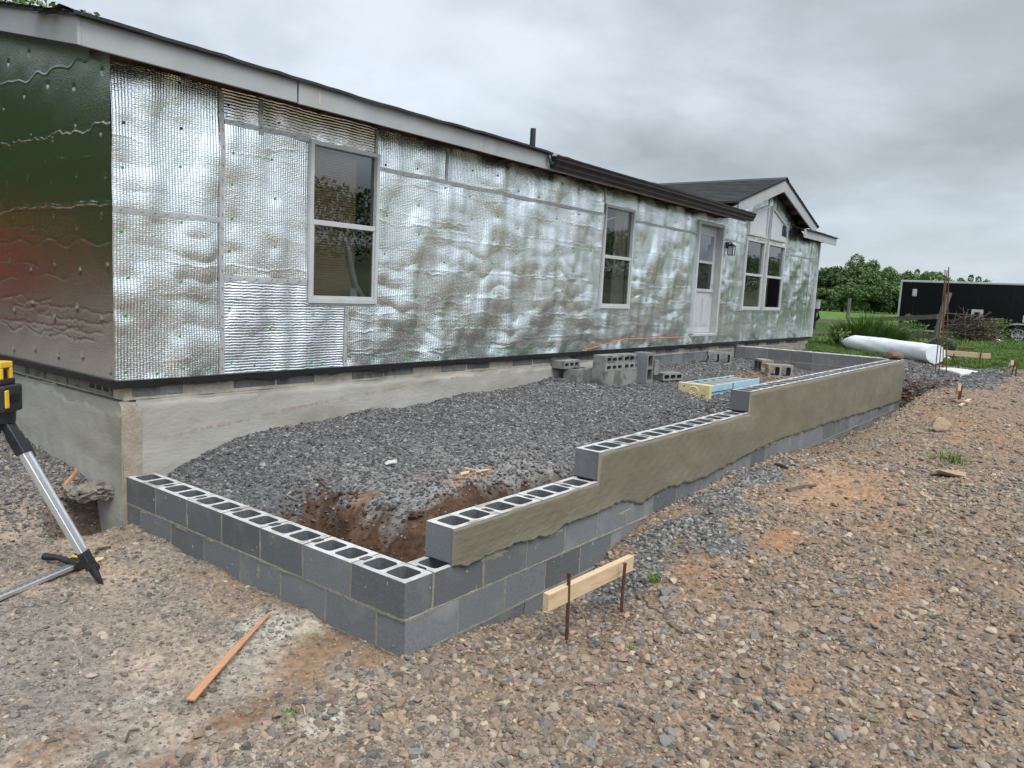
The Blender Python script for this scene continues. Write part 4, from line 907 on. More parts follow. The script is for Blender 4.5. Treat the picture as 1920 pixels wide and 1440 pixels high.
# eave: sub fascia, soffit, rafters, fascia boards
YF = 2.55; ZF0, ZF1 = 2.825, 2.995
for xa, xb in ((-.36, 10.55), (14.35, XR + .30)):
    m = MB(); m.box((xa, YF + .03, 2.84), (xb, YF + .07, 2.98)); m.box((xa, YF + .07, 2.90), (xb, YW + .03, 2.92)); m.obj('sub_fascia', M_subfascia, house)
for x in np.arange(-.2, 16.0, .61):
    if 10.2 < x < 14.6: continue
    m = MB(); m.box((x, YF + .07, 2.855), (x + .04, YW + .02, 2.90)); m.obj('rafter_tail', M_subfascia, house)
def fascia(x0, x1, dz0=0, dz1=0, y=YF):
    m = MB(); m.add([(x0, y, ZF0 + dz0), (x1, y, ZF0 + dz1), (x1, y + .022, ZF0 + dz1), (x0, y + .022, ZF0 + dz0), (x0, y, ZF1 + dz0), (x1, y, ZF1 + dz1), (x1, y + .022, ZF1 + dz1), (x0, y + .022, ZF1 + dz0)],
                    [(0, 3, 2, 1), (4, 5, 6, 7), (0, 1, 5, 4), (1, 2, 6, 5), (2, 3, 7, 6), (3, 0, 4, 7)]); return m.obj('fascia_board', M_fascia, house, bevel=.002)
fascia(-.3775, 1.208); fascia(1.222, 3.46, -.004, 0, YF - .003); fascia(3.465, 4.60); fascia(4.61, 10.6); fascia(13.85, 16.22, .0, 0, YF - .004)
M_stain = pm('rust_stain', (0.42, 0.34, 0.20), (0.46, 0.40, 0.28), 40, 0.8)
m = MB(); m.box((1.41, YF - .0048, ZF0 + .03), (1.43, YF - .0032, ZF1 - .01)); m.obj('rust_streak', M_stain, house)
def rake(y0, y1):
    m = MB(); m.prism([(y0, roof_z(y0) - .175), (y1, roof_z(y1) - .175), (y1, roof_z(y1) - .01), (y0, roof_z(y0) - .01)], 'x', -.40, -.378); return m.obj('rake_board', M_fascia, house, bevel=.002)
rake(YF - .002, 4.9); rake(4.91, YRIDGE)
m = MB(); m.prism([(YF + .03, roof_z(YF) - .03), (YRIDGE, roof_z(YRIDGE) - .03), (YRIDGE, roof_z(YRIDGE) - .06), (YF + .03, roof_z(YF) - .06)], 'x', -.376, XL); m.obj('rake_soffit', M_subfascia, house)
# roof decks
def roofdeck():
    mb = MB(); y = YE0 - .045; k = 0; r = random.Random(5); nxx = 150
    xs_ = np.linspace(-.44, XR + .36, nxx)
    rows = []
    while y < YRIDGE - .05:
        y2 = min(y + .145, YRIDGE); z0 = roof_z(y) + .016; z1 = roof_z(y2) + .008
        vs = []
        for x in xs_:
            e_ = r.uniform(-.004, .004) + (.010 * math.sin(x * 1.3) * (k == 0)); sag = (.006 * math.sin(x * 1.7 + 1) + r.uniform(-.004, .003)) if k == 0 else 0
            vs += [(x, y + e_, z0 - .022 + sag), (x, y + e_ - .001, z0 + sag), (x, y2 + .02, z1)]
        def under(i): x = (xs_[i] + xs_[i + 1]) / 2; return 10.72 < x < 13.95 and y < YE0 + (GZA - .10 - GS * abs(x - GXC) - ZEAVE) / RS
        mb.add(vs, [(i * 3 + j, (i + 1) * 3 + j, (i + 1) * 3 + j + 1, i * 3 + j + 1) for i in range(nxx - 1) if not under(i) for j in (0, 1)]); y = y2; k += 1
    mb.obj('roof_shingles', M_shingle, house)
    m = MB()
    for xa, xb, ya in ((-.425, 10.70, YE0 - .03), (10.70, 13.95, 5.75), (13.95, XR + .34, YE0 - .03)):
        m.prism([(ya, roof_z(ya) - .014), (YRIDGE, roof_z(YRIDGE) - .02), (2 * YRIDGE - YE0, roof_z(YE0) - .014), (2 * YRIDGE - YE0, roof_z(YE0) + .012), (YRIDGE, roof_z(YRIDGE) + .004), (ya, roof_z(ya) + .006)], 'x', xa, xb)
    m.obj('roof_deck', M_shingle, house)
roofdeck()
# curled torn shingles at the near corner
for q, (y, z, a) in enumerate([(2.66, .022, -.25), (2.86, .012, .12), (2.76, .03, .05)]):
    m = MB(); vs = []
    for i in range(5):
        t = i / 4; vs += [(-.455 - .02 * t, y + .04 * q + .22 * t * 1.0, roof_z(y) + z - .02 * math.sin(t * 3 + a * 5)), (-.30, y + .22 * t, roof_z(y + .22 * t) + z + .004)]
    m.add(vs, [(2 * i, 2 * i + 2, 2 * i + 3, 2 * i + 1) for i in range(4)]); m.obj('torn_shingle', M_shingle, house)
# gutter
prof = [(0, 0), (-.075, 0), (-.083, .015), (-.083, .035), (-.098, .06), (-.112, .075), (-.112, .10), (-.122, .115), (-.122, .13), (-.110, .13), (-.108, .118), (-.100, .10), (-.078, .06), (-.070, .02), (-.01, .012), (0, .12)]
m = MB(); gx0, gx1 = 4.62, 10.72; m.prism([(YF - .006 + a, 2.855 + b - .01) for a, b in prof], 'x', gx0, gx1)
gut = m.obj('gutter', M_gutter, house)
for gx_ in (gx0, gx1 - .006):
    m = MB(); m.prism([(YF - .007 + a * .99, 2.847 + b) for a, b in prof[:10]] + [(YF - .007, 2.977)], 'x', gx_ - .004, gx_ + .006); m.obj('end_cap', M_gutter, gut)
for x in np.arange(gx0 + .3, gx1, .75):
    m = MB(); m.box((x, YF - .12, 2.972), (x + .03, YF - .004, 2.978)); m.mi = 0; m.obj('hanger', M_oldmortar if int(x * 4) % 3 == 0 else M_gutter, gut)
m = MB(); m.box((gx0 - .02, YF - .09, 2.94), (gx0 + .10, YF - .03, 2.975), Matrix.Rotation(.5, 3, 'Y')); m.box((gx0 + .02, YF - .12, 2.975), (gx0 + .12, YF - .06, 2.987)); m.obj('bracket', M_fascia, gut)
M_teal = pm('teal_sealant', (0.01, 0.05, 0.05), (0.02, 0.08, 0.075), 20, 0.4)
m = MB(); m.tube([(gx0 - .06, YF - .03, 2.965), (gx0 - .075, YF - .05, 2.93), (gx0 - .06, YF - .055, 2.89), (gx0 - .01, YF - .055, 2.885)], .018, 10); m.obj('drain_outlet', M_teal, gut, smooth=True)
# gable roof over the far windows
def gable():
    yf = 2.56; yb = 6.3; r = random.Random(9)
    for sgn in (-1, 1):
        mb = MB(); d = 0; ext = 2.32 if sgn < 0 else 2.32; k = 0; ny_ = 26; ys_ = np.linspace(yf - .03, yb, ny_)
        while d < ext:
            d2 = min(d + .135, ext); z0 = GZA - GS * d + .018; z1 = GZA - GS * d2 + .026; vs = []
            for y in ys_: vs += [(GXC + sgn * d, y, z0 - .002), (GXC + sgn * d2, y + r.uniform(-.003, .003), z1 + r.uniform(-.003, .003)), (GXC + sgn * d2, y, z1 - .018)]
            mb.add(vs, [(i * 3 + j, (i + 1) * 3 + j, (i + 1) * 3 + j + 1, i * 3 + j + 1) for i in range(ny_ - 1) for j in (0, 1)]); d = d2; k += 1
        mb.prism([(GXC, GZA - .012), (GXC + sgn * ext, GZA - GS * ext - .012), (GXC + sgn * ext, GZA - GS * ext + .008), (GXC, GZA + .008)], 'y', yf - .02, yb)
        mb.obj('gable_shingles', M_shingle, house)
        m = MB(); a, b = 0.0, 2.25 if sgn > 0 else 2.20
        m.prism([(GXC + sgn * a, GZA - .015), (GXC + sgn * b, GZA - GS * b - .015), (GXC + sgn * b, GZA - GS * b - .205), (GXC + sgn * a, GZA - .225)], 'y', yf - (.0 if sgn < 0 else .002), yf + .024); m.obj('rake_board', M_fascia, house)
        for d in (.35, .85, 1.35, 1.85):
            m = MB(); xq = GXC + sgn * d; zq = GZA - GS * d; m.box((xq - .02, yf + .03, zq - .11), (xq + .02, YW + .02, zq - .03)); m.obj('lookout', M_rafter, house)
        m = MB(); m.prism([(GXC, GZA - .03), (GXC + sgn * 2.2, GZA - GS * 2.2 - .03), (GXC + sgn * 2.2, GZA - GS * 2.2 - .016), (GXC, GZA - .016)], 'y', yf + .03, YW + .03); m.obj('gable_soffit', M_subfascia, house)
    m = MB(); m.prism([(GXC - .14, GZA - .025), (GXC, GZA + .035), (GXC + .14, GZA - .025), (GXC + .14, GZA - .012), (GXC, GZA + .047), (GXC - .14, GZA - .012)], 'y', yf - .035, yb); m.obj('ridge_cap', M_shingle, house)
gable()
# plumbing vent
vp = (6.55, 4.25, roof_z(4.25))
m = MB(); m.cyl((vp[0], vp[1], vp[2] - .1), (vp[0], vp[1], vp[2] + .40), .044, .040, 16); vent = m.obj('vent_pipe', M_pipe, house, smooth=True)
m = MB(); m.tube([(vp[0], vp[1], vp[2] - .06), (vp[0], vp[1], vp[2] + .03), (vp[0], vp[1], vp[2] + .05)], [.11, .085, .045], 16); m.obj('vent_boot', M_pipe, vent, smooth=True)
# orange cord on the foil
m = MB(); m.tube([(5.92, YW - .045, .715), (6.3, YW - .04, .76), (6.75, YW - .04, .815), (7.0, YW - .04, .842), (7.6, YW - .042, .838), (8.4, YW - .042, .832), (9.12, YW - .042, .835)], .0055, 7)
tag(m.obj('cord', M_orange, smooth=True), 'thin orange cord strung low across the silver foil wall, left of the white door', 'cord')
m = MB(); m.add([(9.10, YW - .05, .84), (9.20, YW - .055, .80), (9.24, YW - .05, .73), (9.17, YW - .06, .76)], [(0, 1, 2, 3)]); m.obj('white_tab', M_white, bpy.data.objects['cord'])
# broken footing at the house corner, above the dug hole
m = MB(); m.box((-.26, 2.98, -.17), (-.005, 3.24, -.10)); ft = m.mesh('broken_footing', M_footing)
bm = bmesh.new(); bm.from_mesh(ft); bmesh.ops.subdivide_edges(bm, edges=bm.edges, cuts=7, use_grid_fill=True)
for v in bm.verts: v.co += Vector((R.gauss(0, .012), R.gauss(0, .012), R.gauss(0, .012)))
bm.to_mesh(ft); bm.free(); link('broken_footing', ft, house)

# ------------------------------------------------------------------ loose blocks on the gravel bed
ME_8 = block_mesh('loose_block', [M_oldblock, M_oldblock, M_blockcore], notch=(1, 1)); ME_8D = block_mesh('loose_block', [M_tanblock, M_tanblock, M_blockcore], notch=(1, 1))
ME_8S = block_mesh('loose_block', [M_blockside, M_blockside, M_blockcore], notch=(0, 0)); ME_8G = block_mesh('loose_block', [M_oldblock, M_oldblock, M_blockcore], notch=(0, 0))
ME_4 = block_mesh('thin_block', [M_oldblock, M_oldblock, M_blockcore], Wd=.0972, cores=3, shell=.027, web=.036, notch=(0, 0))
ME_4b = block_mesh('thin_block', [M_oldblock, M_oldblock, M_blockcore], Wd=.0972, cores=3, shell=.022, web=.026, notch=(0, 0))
def loose(label, me, loc, rot, group='loose concrete blocks on the gravel bed', name='concrete_block'):
    o = link(name, me); o.location = loc; o.rotation_euler = rot; return tag(o, label, 'concrete block', group)
LAY = rad(90)
a1 = rad(-4); c_, s_ = math.cos(a1), math.sin(a1)
PX0, PY0, PZ0 = 5.54, 2.205, .318       # front left corner of the pile
def pile(dx, dy, dz): return (PX0 + c_ * dx - s_ * dy, PY0 + s_ * dx + c_ * dy, PZ0 + dz)
loose('left front block of the pile, bottom layer, plain grey face', ME_8G, pile(.20, .10, 0), (0, 0, a1))
loose('right front block of the pile, bottom layer, pale smooth face', ME_8G, pile(.605, .10, 0), (0, 0, a1))
loose('rear bottom block of the pile, against the house foundation', ME_8G, pile(.22, .31, 0), (0, 0, a1))
loose('dark block at the back left of the pile, bottom layer', ME_8G, pile(.06, .45, .0), (0, 0, a1 + .1))
# lying flat: cores along +-Y  (rotate about X)
def flat4(label, me, dx, dy, dz):
    p = pile(dx, dy, dz); loose(label, me, p, (rad(90), 0, a1), name='thin_concrete_block')
flat4('left thin block with three slots, lower of the two thin layers on the pile', ME_4, .205, .197, .196 + .049)
flat4('right thin block with three slots, lower of the two thin layers on the pile', ME_4, .607, .200, .196 + .049)
flat4('topmost left thin block with three slots on the pile', ME_4, .212, .203, .294 + .049)
flat4('topmost right thin block with three wide holes on the pile', ME_4b, .614, .207, .294 + .049)
loose('thin block overhanging the rear left of the pile', ME_4, pile(-.06, .47, .196 + .049), (rad(90), 0, a1 + rad(186)), name='thin_concrete_block')
g = (6.36, 2.22, float(gz(6.36, 2.22)) + .195); loose('dark block standing on end right of the pile', ME_8S, g, (rad(90), rad(90), a1 + rad(8)))
g = (6.66, 2.25, float(gz(6.66, 2.25)) + .09); loose('small dark block beside the upright block', cut_block(.197) if False else ME_4, g, (0, 0, a1 + rad(82)), name='thin_concrete_block')
g = (7.02, 2.16, float(gz(7.02, 2.16)) + .05); loose('thin block lying alone right of the pile, holes facing out', ME_4b, g, (rad(90), 0, a1 - rad(12)), name='thin_concrete_block')
q = gp(1055, 736); loose('thin block with three slots lying in front of the pile, nearest the house', ME_4, (q[0] + .06, q[1] + .08, q[2] + .058), (rad(90), rad(3), rad(-62)), name='thin_concrete_block')
for (x, y, rz, me, up, lb) in ((9.78, 2.52, -58, ME_8, .10, 'dusty two-core block on its side by the foundation, under the white door'), (9.80, 1.84, 38, ME_8D, .095, 'dusty block in front of the far wall, holes hidden'), (9.62, 1.47, -52, ME_8D, .095, 'tan two-core block with open holes, nearest the far corner')):
    loose(lb, me, (x, y, float(gz(x, y)) + up), (rad(90), 0, rad(rz)))
# ------------------------------------------------------------------ step ladder lying on the gravel
qa = gp(1274, 745); qb = gp(1328, 750); qc = gp(1392, 733)
ax = (qc - qb); Ln = float(np.hypot(ax[0], ax[1])); az_ = math.atan2(ax[1], ax[0]); lw = .40
lad = thing('step_ladder', 'pale blue folded stepladder with tan top cap lying on the gravel bed', 'ladder', (qb[0], qb[1], qb[2] + .01), az_)
Ln = 1.62
def rail(y, z0, z1, mat, tilt=0):
    m = MB(); x0, x1 = .05, Ln
    m.box((x0, y - .004, z0), (x1, y + .004, z1)); sgn = 1 if y < lw / 2 else -1
    m.box((x0, min(y, y + sgn * .028), z0), (x1, max(y, y + sgn * .028), z0 + .006)); m.box((x0, min(y, y + sgn * .028), z1 - .006), (x1, max(y, y + sgn * .028), z1)); return m.obj('rail', mat, lad, bevel=.0015)
rail(0, .085, .165, M_blue); rail(lw, .085, .165, M_blue); rail(.02, .0, .06, M_blue); rail(lw - .02, .0, .06, M_blue)
for i in range(6):
    x = .22 + i * .245; m = MB(); m.box((x, .008, .135), (x + .085, lw - .008, .150)); m.box((x, .008, .105), (x + .006, lw - .008, .135))
    for j in range(4): m.box((x + .008 + j * .02, .01, .150), (x + .016 + j * .02, lw - .01, .154))
    m.obj('step', M_step, lad, bevel=.001)
for i in range(3):
    x = .5 + i * .4; m = MB(); m.box((x, .026, .015), (x + .03, lw - .026, .045)); m.obj('rear_brace', M_step, lad)
m = MB(); m.box((-.02, -.018, -.005), (.05, lw + .018, .175)); m.obj('top_cap', M_capyel, lad, bevel=.010, seg=2)
m = MB(); n = 24
for rr, t in ((.062, .008), (.040, .006)):
    vs = []
    for k in range(n):
        a = 2 * math.pi * k / n
        for r2, xx_ in ((rr, 0), (rr - .010, -t), (rr - .020, 0)): vs.append((-.0205 + xx_, lw / 2 + r2 * 1.25 * math.cos(a), .085 + r2 * .95 * math.sin(a)))
    m.add(vs, [(k * 3 + j, ((k + 1) % n) * 3 + j, ((k + 1) % n) * 3 + j + 1, k * 3 + j + 1) for k in range(n) for j in (0, 1)])
m.obj('tool_ring', M_capyel, lad, smooth=True)
m = MB()
for y, z in ((lw - .05, .04), (lw - .08, .04), (.05, .04), (.08, .04), (lw - .07, .13)): m.cyl((-.0215, y, z), (-.015, y, z), .010, .010, 10)
m.obj('cap_hole', M_black, lad)
m = MB(); m.box((.55, -.0055, .10), (.62, -.0045, .15)); m.box((.25, -.0055, .105), (.40, -.0045, .145)); m.obj('label_sticker', M_white, lad)
m = MB(); m.box((.70, -.0065, .09), (.725, -.0045, .16)); m.box((.70, .012, .01), (.74, .016, .15)); m.obj('spreader_lock', M_black, lad)

# ------------------------------------------------------------------ tripod, laser level, grade rod
ft_ = gp(191, 1096); hd = dep(4.36, 2, 775)
tri = thing('tripod', 'aluminium surveying tripod with black clamps standing on the gravel at the left edge', 'tripod')
def tri_leg(foot, head):
    foot = Vector(foot); head = Vector(head); d = (head - foot).normalized(); sd = d.cross(Vector((0, 0, 1))).normalized()
    leg = MB(); k0 = foot + d * .19; k1 = foot + d * ((head - foot).length * .86)
    leg.beam(k0, k1, .066, .030); lo = leg.obj('leg', M_alu, tri, bevel=.003)
    m = MB()
    for s in (-1, 1): m.beam(k0 + sd * s * .024 + d * .04, k1 + sd * s * .024 - d * .02, .010, .042)
    m.obj('leg_rib', M_alu, lo)
    m = MB(); m.beam(k1 - d * .10, k1 + d * .03, .082, .055); m.beam(k1 - d * .14 + sd * .050, k1 - d * .02 + sd * .060, .022, .04); m.obj('clamp', M_black, lo, bevel=.004)
    m = MB(); m.beam(k1, head - d * .03, .075, .05); m.obj('leg_hinge', M_black, lo, bevel=.006)
    m = MB(); m.beam(foot + d * .11, k0 + d * .03, .072, .040); m.tube([foot + d * .13, foot + d * .05, foot - d * .02], [.028, .020, .006], 10); m.add([foot + d * .115 + sd * .02, foot + d * .115 + sd * .075, foot + d * .09 + sd * .07, foot + d * .07 + sd * .015], [(0, 1, 2, 3)]); m.obj('foot', M_black, lo, bevel=.002)
    return lo
tri_leg(ft_, hd)
for dx, dy in ((-.62, -.35), (-.36, .66)):
    f2 = np.array([hd[0] + dx * 1.0, hd[1] + dy * 1.0, 0]); f2[2] = float(gz(f2[0], f2[1])); tri_leg(f2, hd)
m = MB(); m.cyl((hd[0], hd[1], hd[2] - .05), (hd[0], hd[1], hd[2] + .015), .07, .075, 20); m.obj('head_plate', M_black, tri, smooth=True)
lz_ = thing('laser_level', 'black and yellow rotary laser level mounted on the tripod at the left edge', 'laser level', (hd[0] - .012, hd[1] - .01, hd[2] + .015), rad(37))
m = MB(); m.box((-.085, -.085, .0), (.085, .085, .155)); m.obj('body', M_black, lz_, bevel=.018, seg=3)
m = MB(); m.box((-.06, -.06, .155), (.06, .06, .19)); m.obj('neck', M_black, lz_, bevel=.008, seg=2)
m = MB(); m.cyl((0, 0, .19), (0, 0, .245), .048, .046, 20); m.obj('lens', M_lens, lz_, smooth=True)
m = MB()
for x, y in ((-.04, -.04), (.04, -.04), (.04, .04), (-.04, .04)): m.box((x - .012, y - .012, .18), (x + .012, y + .012, .25))
m.box((-.052, -.052, .25), (.052, .052, .285)); m.obj('cage', M_yellow, lz_, bevel=.006, seg=2)
m = MB(); m.box((-.092, -.055, .015), (-.082, .055, .13)); m.box((-.075, -.092, .03), (-.045, -.082, .13)); m.obj('grip_panel', M_yellow, lz_, bevel=.003)
m = MB(); m.box((-.035, -.095, .06), (.035, -.0925, .10)); m.obj('keypad', M_lens, lz_)
ra = gp(143, 1069); rb = gp(0, 1128); dv = Vector(rb - ra); dv.z = 0; L0 = dv.length; dv.normalize()
rod = thing('grade_rod', 'silver grade rod with black scale marks and a yellow clamp lying on the gravel', 'grade rod', (ra[0], ra[1], ra[2] + .022), math.atan2(dv.y, dv.x))
m = MB(); m.box((0, -.026, -.002), (1.25, .026, .026)); m.obj('rod', M_alu, rod, bevel=.004)
m = MB(); x = .08; k = 0
while x < 1.2:
    h = .014 if k % 5 == 0 else .008; m.box((x, -.013, .0262), (x + .0022, -.013 + h, .0268))
    if k % 5 == 2:
        for j in range(3): m.box((x - .004 + j * .006, .004, .0262), (x - .001 + j * .006, .011, .0268))
    x += .0085; k += 1
m.obj('scale_marks', M_black, rod)
m = MB(); m.box((-.07, -.035, -.005), (.03, .035, .040)); cl = m.obj('detector_clamp', M_black, rod, bevel=.006); cl.scale = (1.35, 1.35, 1.3)
m = MB(); m.box((-.066, -.030, .040), (.0, .030, .052)); m.box((-.03, -.042, .005), (.02, -.035, .035)); m.box((-.08, -.026, .008), (-.07, .026, .036)); m.obj('yellow_shell', M_yellow, cl, bevel=.004)
m = MB(); m.box((-.055, -.02, .052), (-.04, .02, .055)); m.box((-.025, -.02, .052), (-.010, .02, .055)); m.obj('button', M_black, cl)
m = MB(); m.tube([(.0, -.035, .018), (.0, -.10, .03), (.01, -.17, .03)], [.016, .014, .018], 10); m.obj('clamp_handle', M_black, cl, smooth=True)
# ------------------------------------------------------------------ cedar lath
la, lb = gp(506, 1157), gp(357, 1322)
m = MB(); vs = []; n = 12; d = Vector(lb - la); Ld = d.length; d.normalize(); sd = d.cross(Vector((0, 0, 1))).normalized()
for i in range(n + 1):
    t = i / n; p = Vector(la) + d * Ld * t + Vector((0, 0, .018 + .012 * math.sin(t * 3.1))); w = .006 + .013 * min(1, t * 1.6 + .15)
    for a, b in ((-1, 0), (1, 0), (1, .007), (-1, .007)): vs.append(p + sd * a * w + Vector((0, 0, b)))
fs = [(i * 4 + j, (i + 1) * 4 + j, (i + 1) * 4 + (j + 1) % 4, i * 4 + (j + 1) % 4) for i in range(n) for j in range(4)] + [(0, 1, 2, 3), (n * 4 + 3, n * 4 + 2, n * 4 + 1, n * 4)]
m.add(vs, fs); tag(m.obj('wood_lath', M_redwood), 'thin orange-brown wooden lath lying on the dusty ground in front of the block wall', 'wood strip')

# ------------------------------------------------------------------ batter boards and stakes
def stake(x, y, z0, z1, lean, label, group='steel form stakes', mat=M_rust, r=.010):
    m = MB(); m.tube([(x, y, z0 - .15), (x + lean[0] * .5, y + lean[1] * .5, (z0 + z1) / 2), (x + lean[0], y + lean[1], z1)], r, 8); m.cyl((x + lean[0], y + lean[1], z1 - .004), (x + lean[0], y + lean[1], z1 + .004), r * 1.25, r * 1.25, 8)
    return tag(m.obj('steel_stake', mat, smooth=True), label, 'stake', group)
def dep_on(u, v, y=None, x=None):
    o, r = ray(u, v); t = (y - o[1]) / r[1] if y is not None else (x - o[0]) / r[0]; return o + t * r
YBD = -.47
s1 = gp(1063, 1203); s2 = gp(1164, 1150)
YBD = min(s1[1], s2[1]) + .045
t1 = dep_on(1067, 1075, y=s1[1]); t2 = dep_on(1172, 1057, y=s2[1])
stake(s1[0], s1[1], s1[2], t1[2], (t1[0] - s1[0], 0), 'rusty steel stake at the left end of the near pine board')
stake(s2[0], s2[1], s2[2], t2[2], (t2[0] - s2[0], 0), 'rusty steel stake at the right end of the near pine board')
b1 = dep_on(1030, 1115, y=YBD); b2 = dep_on(1189, 1042, y=YBD)
hb = .095
m = MB(); m.beam((b1[0], YBD + .02, b1[2] - hb / 2), (b2[0], YBD + .02, b2[2] - hb / 2), .040, hb)
tag(m.obj('pine_board', M_wood, bevel=.003), 'pale pine board held on edge by two steel stakes beside the block wall', 'board')
def quickstake(u, v0, v1, du, label, r=.010):
    q = gp(u, v0); d_ = (q - CAM) @ FV; h = (v0 - v1) / 1434.54 * d_; l = du / 1434.54 * d_
    stake(q[0], q[1], q[2], q[2] + h, (l * RV[0], l * RV[1]), label, r=r); return q, d_
q, d_ = quickstake(1895, 704, 678, 6, 'left thin stake of the small board stub at the right edge', .012)
q2, _ = quickstake(1902, 706, 677, 4, 'right thin stake of the small board stub at the right edge', .012)
p1 = dep(d_, 1893, 686); p2 = dep(d_ - .35, 1898, 680)
m = MB(); m.beam(p1, p2, .04, .10); tag(m.obj('board_stub', M_wood, bevel=.003), 'short pine board end nailed between two thin stakes at the right edge', 'board')
q, d_ = quickstake(1796, 752, 728, 2, 'short steel stake at the lone board stub on the brown soil', .012)
quickstake(1800, 748, 724, 1, 'second short steel stake at the lone board stub on the brown soil', .012)
p1 = dep(d_, 1795, 730); p2 = dep(d_ - .3, 1799, 726); m = MB(); m.beam(p1, p2, .04, .11); tag(m.obj('board_stub', M_wood, bevel=.003), 'short pine board end between stakes on the brown soil right of the wall end', 'board')
for (u, v, u2, v2, lb) in ((1785, 752, 1815, 757, 'broken pale lath on the soil beside the lone board stub'), (1800, 763, 1818, 752, 'second pale splinter crossing near the lone board stub')):
    a, b = gp(u, v), gp(u2, v2); m = MB(); m.beam(a + [0, 0, .02], b + [0, 0, .03], .05, .012); tag(m.obj('wood_splinter', M_wood), lb, 'wood scrap', 'wood scraps on the brown soil')
q, d_ = quickstake(1835, 690, 662, 1, 'thin steel stake under the far pine board', .012)
quickstake(1785, 686, 664, 1, 'thin steel stake at the left of the far pine board', .012)
p1 = dep(d_ + .4, 1766, 661); p2 = dep(d_ - .1, 1857, 668); m = MB(); m.beam(p1, p2, .04, .105); tag(m.obj('pine_board', M_wood, bevel=.003), 'long pine board on stakes in front of the grass, behind the rebar', 'board')

# ------------------------------------------------------------------ concrete pad and rebar
ring = [gp(1757, 694), gp(1800, 706), gp(1833, 699), gp(1790, 692)]
zt = max(p[2] for p in ring) + .03
m = MB(); poly = []
for i in range(4):
    a, b = ring[i], ring[(i + 1) % 4]
    for t in (0, .25, .5, .75): p = a + (b - a) * t; poly.append((p[0] + R.uniform(-.05, .05), p[1] + R.uniform(-.03, .03)))
m.prism(poly, 'z', zt - .5, zt); pad = tag(m.obj('concrete_pad', M_concrete, bevel=.015), 'small pale concrete pier pad level with the dark gravel, rebar standing on it', 'concrete pad')
def rebar(u0, v0, u1, v1, lab, dd=0):
    q = gp(u0, v0) if dd == 0 else dep(dd, u0, v0); d_ = (q - CAM) @ FV; t = dep(d_ + .1, u1, v1); n = 26; pts = [Vector(q) + (Vector(t) - Vector(q)) * (i / n) for i in range(n + 1)]
    m = MB(); m.tube([pts[0] - Vector((0, 0, .1))] + pts, [.009 + (.0015 if i % 2 else 0) for i in range(n + 2)], 6)
    tag(m.obj('rebar', M_rust, smooth=True), lab, 'rebar', 'rebar rods standing by the concrete pad')
rebar(1753, 702, 1772, 518, 'leftmost rusty rebar rod, leaning right over the pad'); rebar(1760, 703, 1776, 507, 'tall rusty rebar rod reaching above the trailer roof')
rebar(1774, 700, 1779, 501, 'tallest rusty rebar rod, rising from the pale pad'); rebar(1768, 690, 1772, 506, 'rusty rebar rod behind the others by the fence post')
q = dep(17.6, 1765, 662); hN = .42
m = MB(); ring_ = []
for i, (zf, rr) in enumerate([(0, .20), (.12, .24), (.30, .27), (.42, .23), (.46, .1)]): ring_.append((zf, rr))
m.tube([(q[0], q[1], q[2] - .10 + z) for z, _ in ring_], [r2 for _, r2 in ring_], 12); o = m.mesh('black_bag', M_black, smooth=True)
for v in o.vertices: v.co.x += R.uniform(-.03, .03); v.co.y += R.uniform(-.03, .03)
tag(link('black_bag', o), 'crumpled black plastic sack behind the rebar, at the end of the white roll', 'sack')
q = dep(17.2, 1770, 684); m = MB(); m.tube([(q[0], q[1], q[2] - .18), (q[0] + .03, q[1], q[2] - .05), (q[0] - .02, q[1] + .03, q[2] + .12), (q[0] - .1, q[1] + .1, q[2] + .22)], [.19, .20, .12, .02], 10)
o = m.mesh('plastic_sheet', M_plastic, smooth=True)
for v in o.vertices: v.co.x += R.uniform(-.04, .04); v.co.y += R.uniform(-.04, .04)
tag(link('plastic_sheet', o), 'crumpled white plastic at the right end of the wrapped roll', 'plastic sheet')

# ------------------------------------------------------------------ wrapped roll
ra_, rb_ = gp(1592, 657), gp(1752, 683)
A = Vector(ra_); B = Vector(rb_); rr = .215; A.z = max(A.z, B.z - .02) + rr * .92; B.z = B.z + rr * .95
n = 40; k = 28; vs = []; d = (B - A); Ld = d.length; d.normalize(); sd = d.cross(Vector((0, 0, 1))).normalized(); up = sd.cross(d)
for i in range(n + 1):
    t = i / n; s = -.13 + t * 1.13; w = rr
    if s < .06: w = rr * (.06 + .94 * ((s + .13) / .19) ** .85)
    if t > .985: w = rr * .93
    for j in range(k):
        a = 2 * math.pi * j / k; wr = 1 + R.gauss(0, .012) + .03 * math.sin(a * 3 + 2.3 * t * 3) + .02 * math.sin(a * 7 + t * 19) + (.06 * math.sin(a * 9) if s < 0 else 0)
        c = A + d * Ld * s; vs.append(c + (sd * math.cos(a) * 1.06 + up * math.sin(a) * .96) * w * wr)
m = MB(); m.add(vs, [(i * k + j, (i + 1) * k + j, (i + 1) * k + (j + 1) % k, i * k + (j + 1) % k) for i in range(n) for j in range(k)] + [tuple(range(k)), tuple(reversed(range(n * k, (n + 1) * k)))])
tag(m.obj('wrapped_roll', M_plastic, smooth=True), 'long white plastic-wrapped roll with a twisted end lying beyond the wall corner', 'wrapped roll')

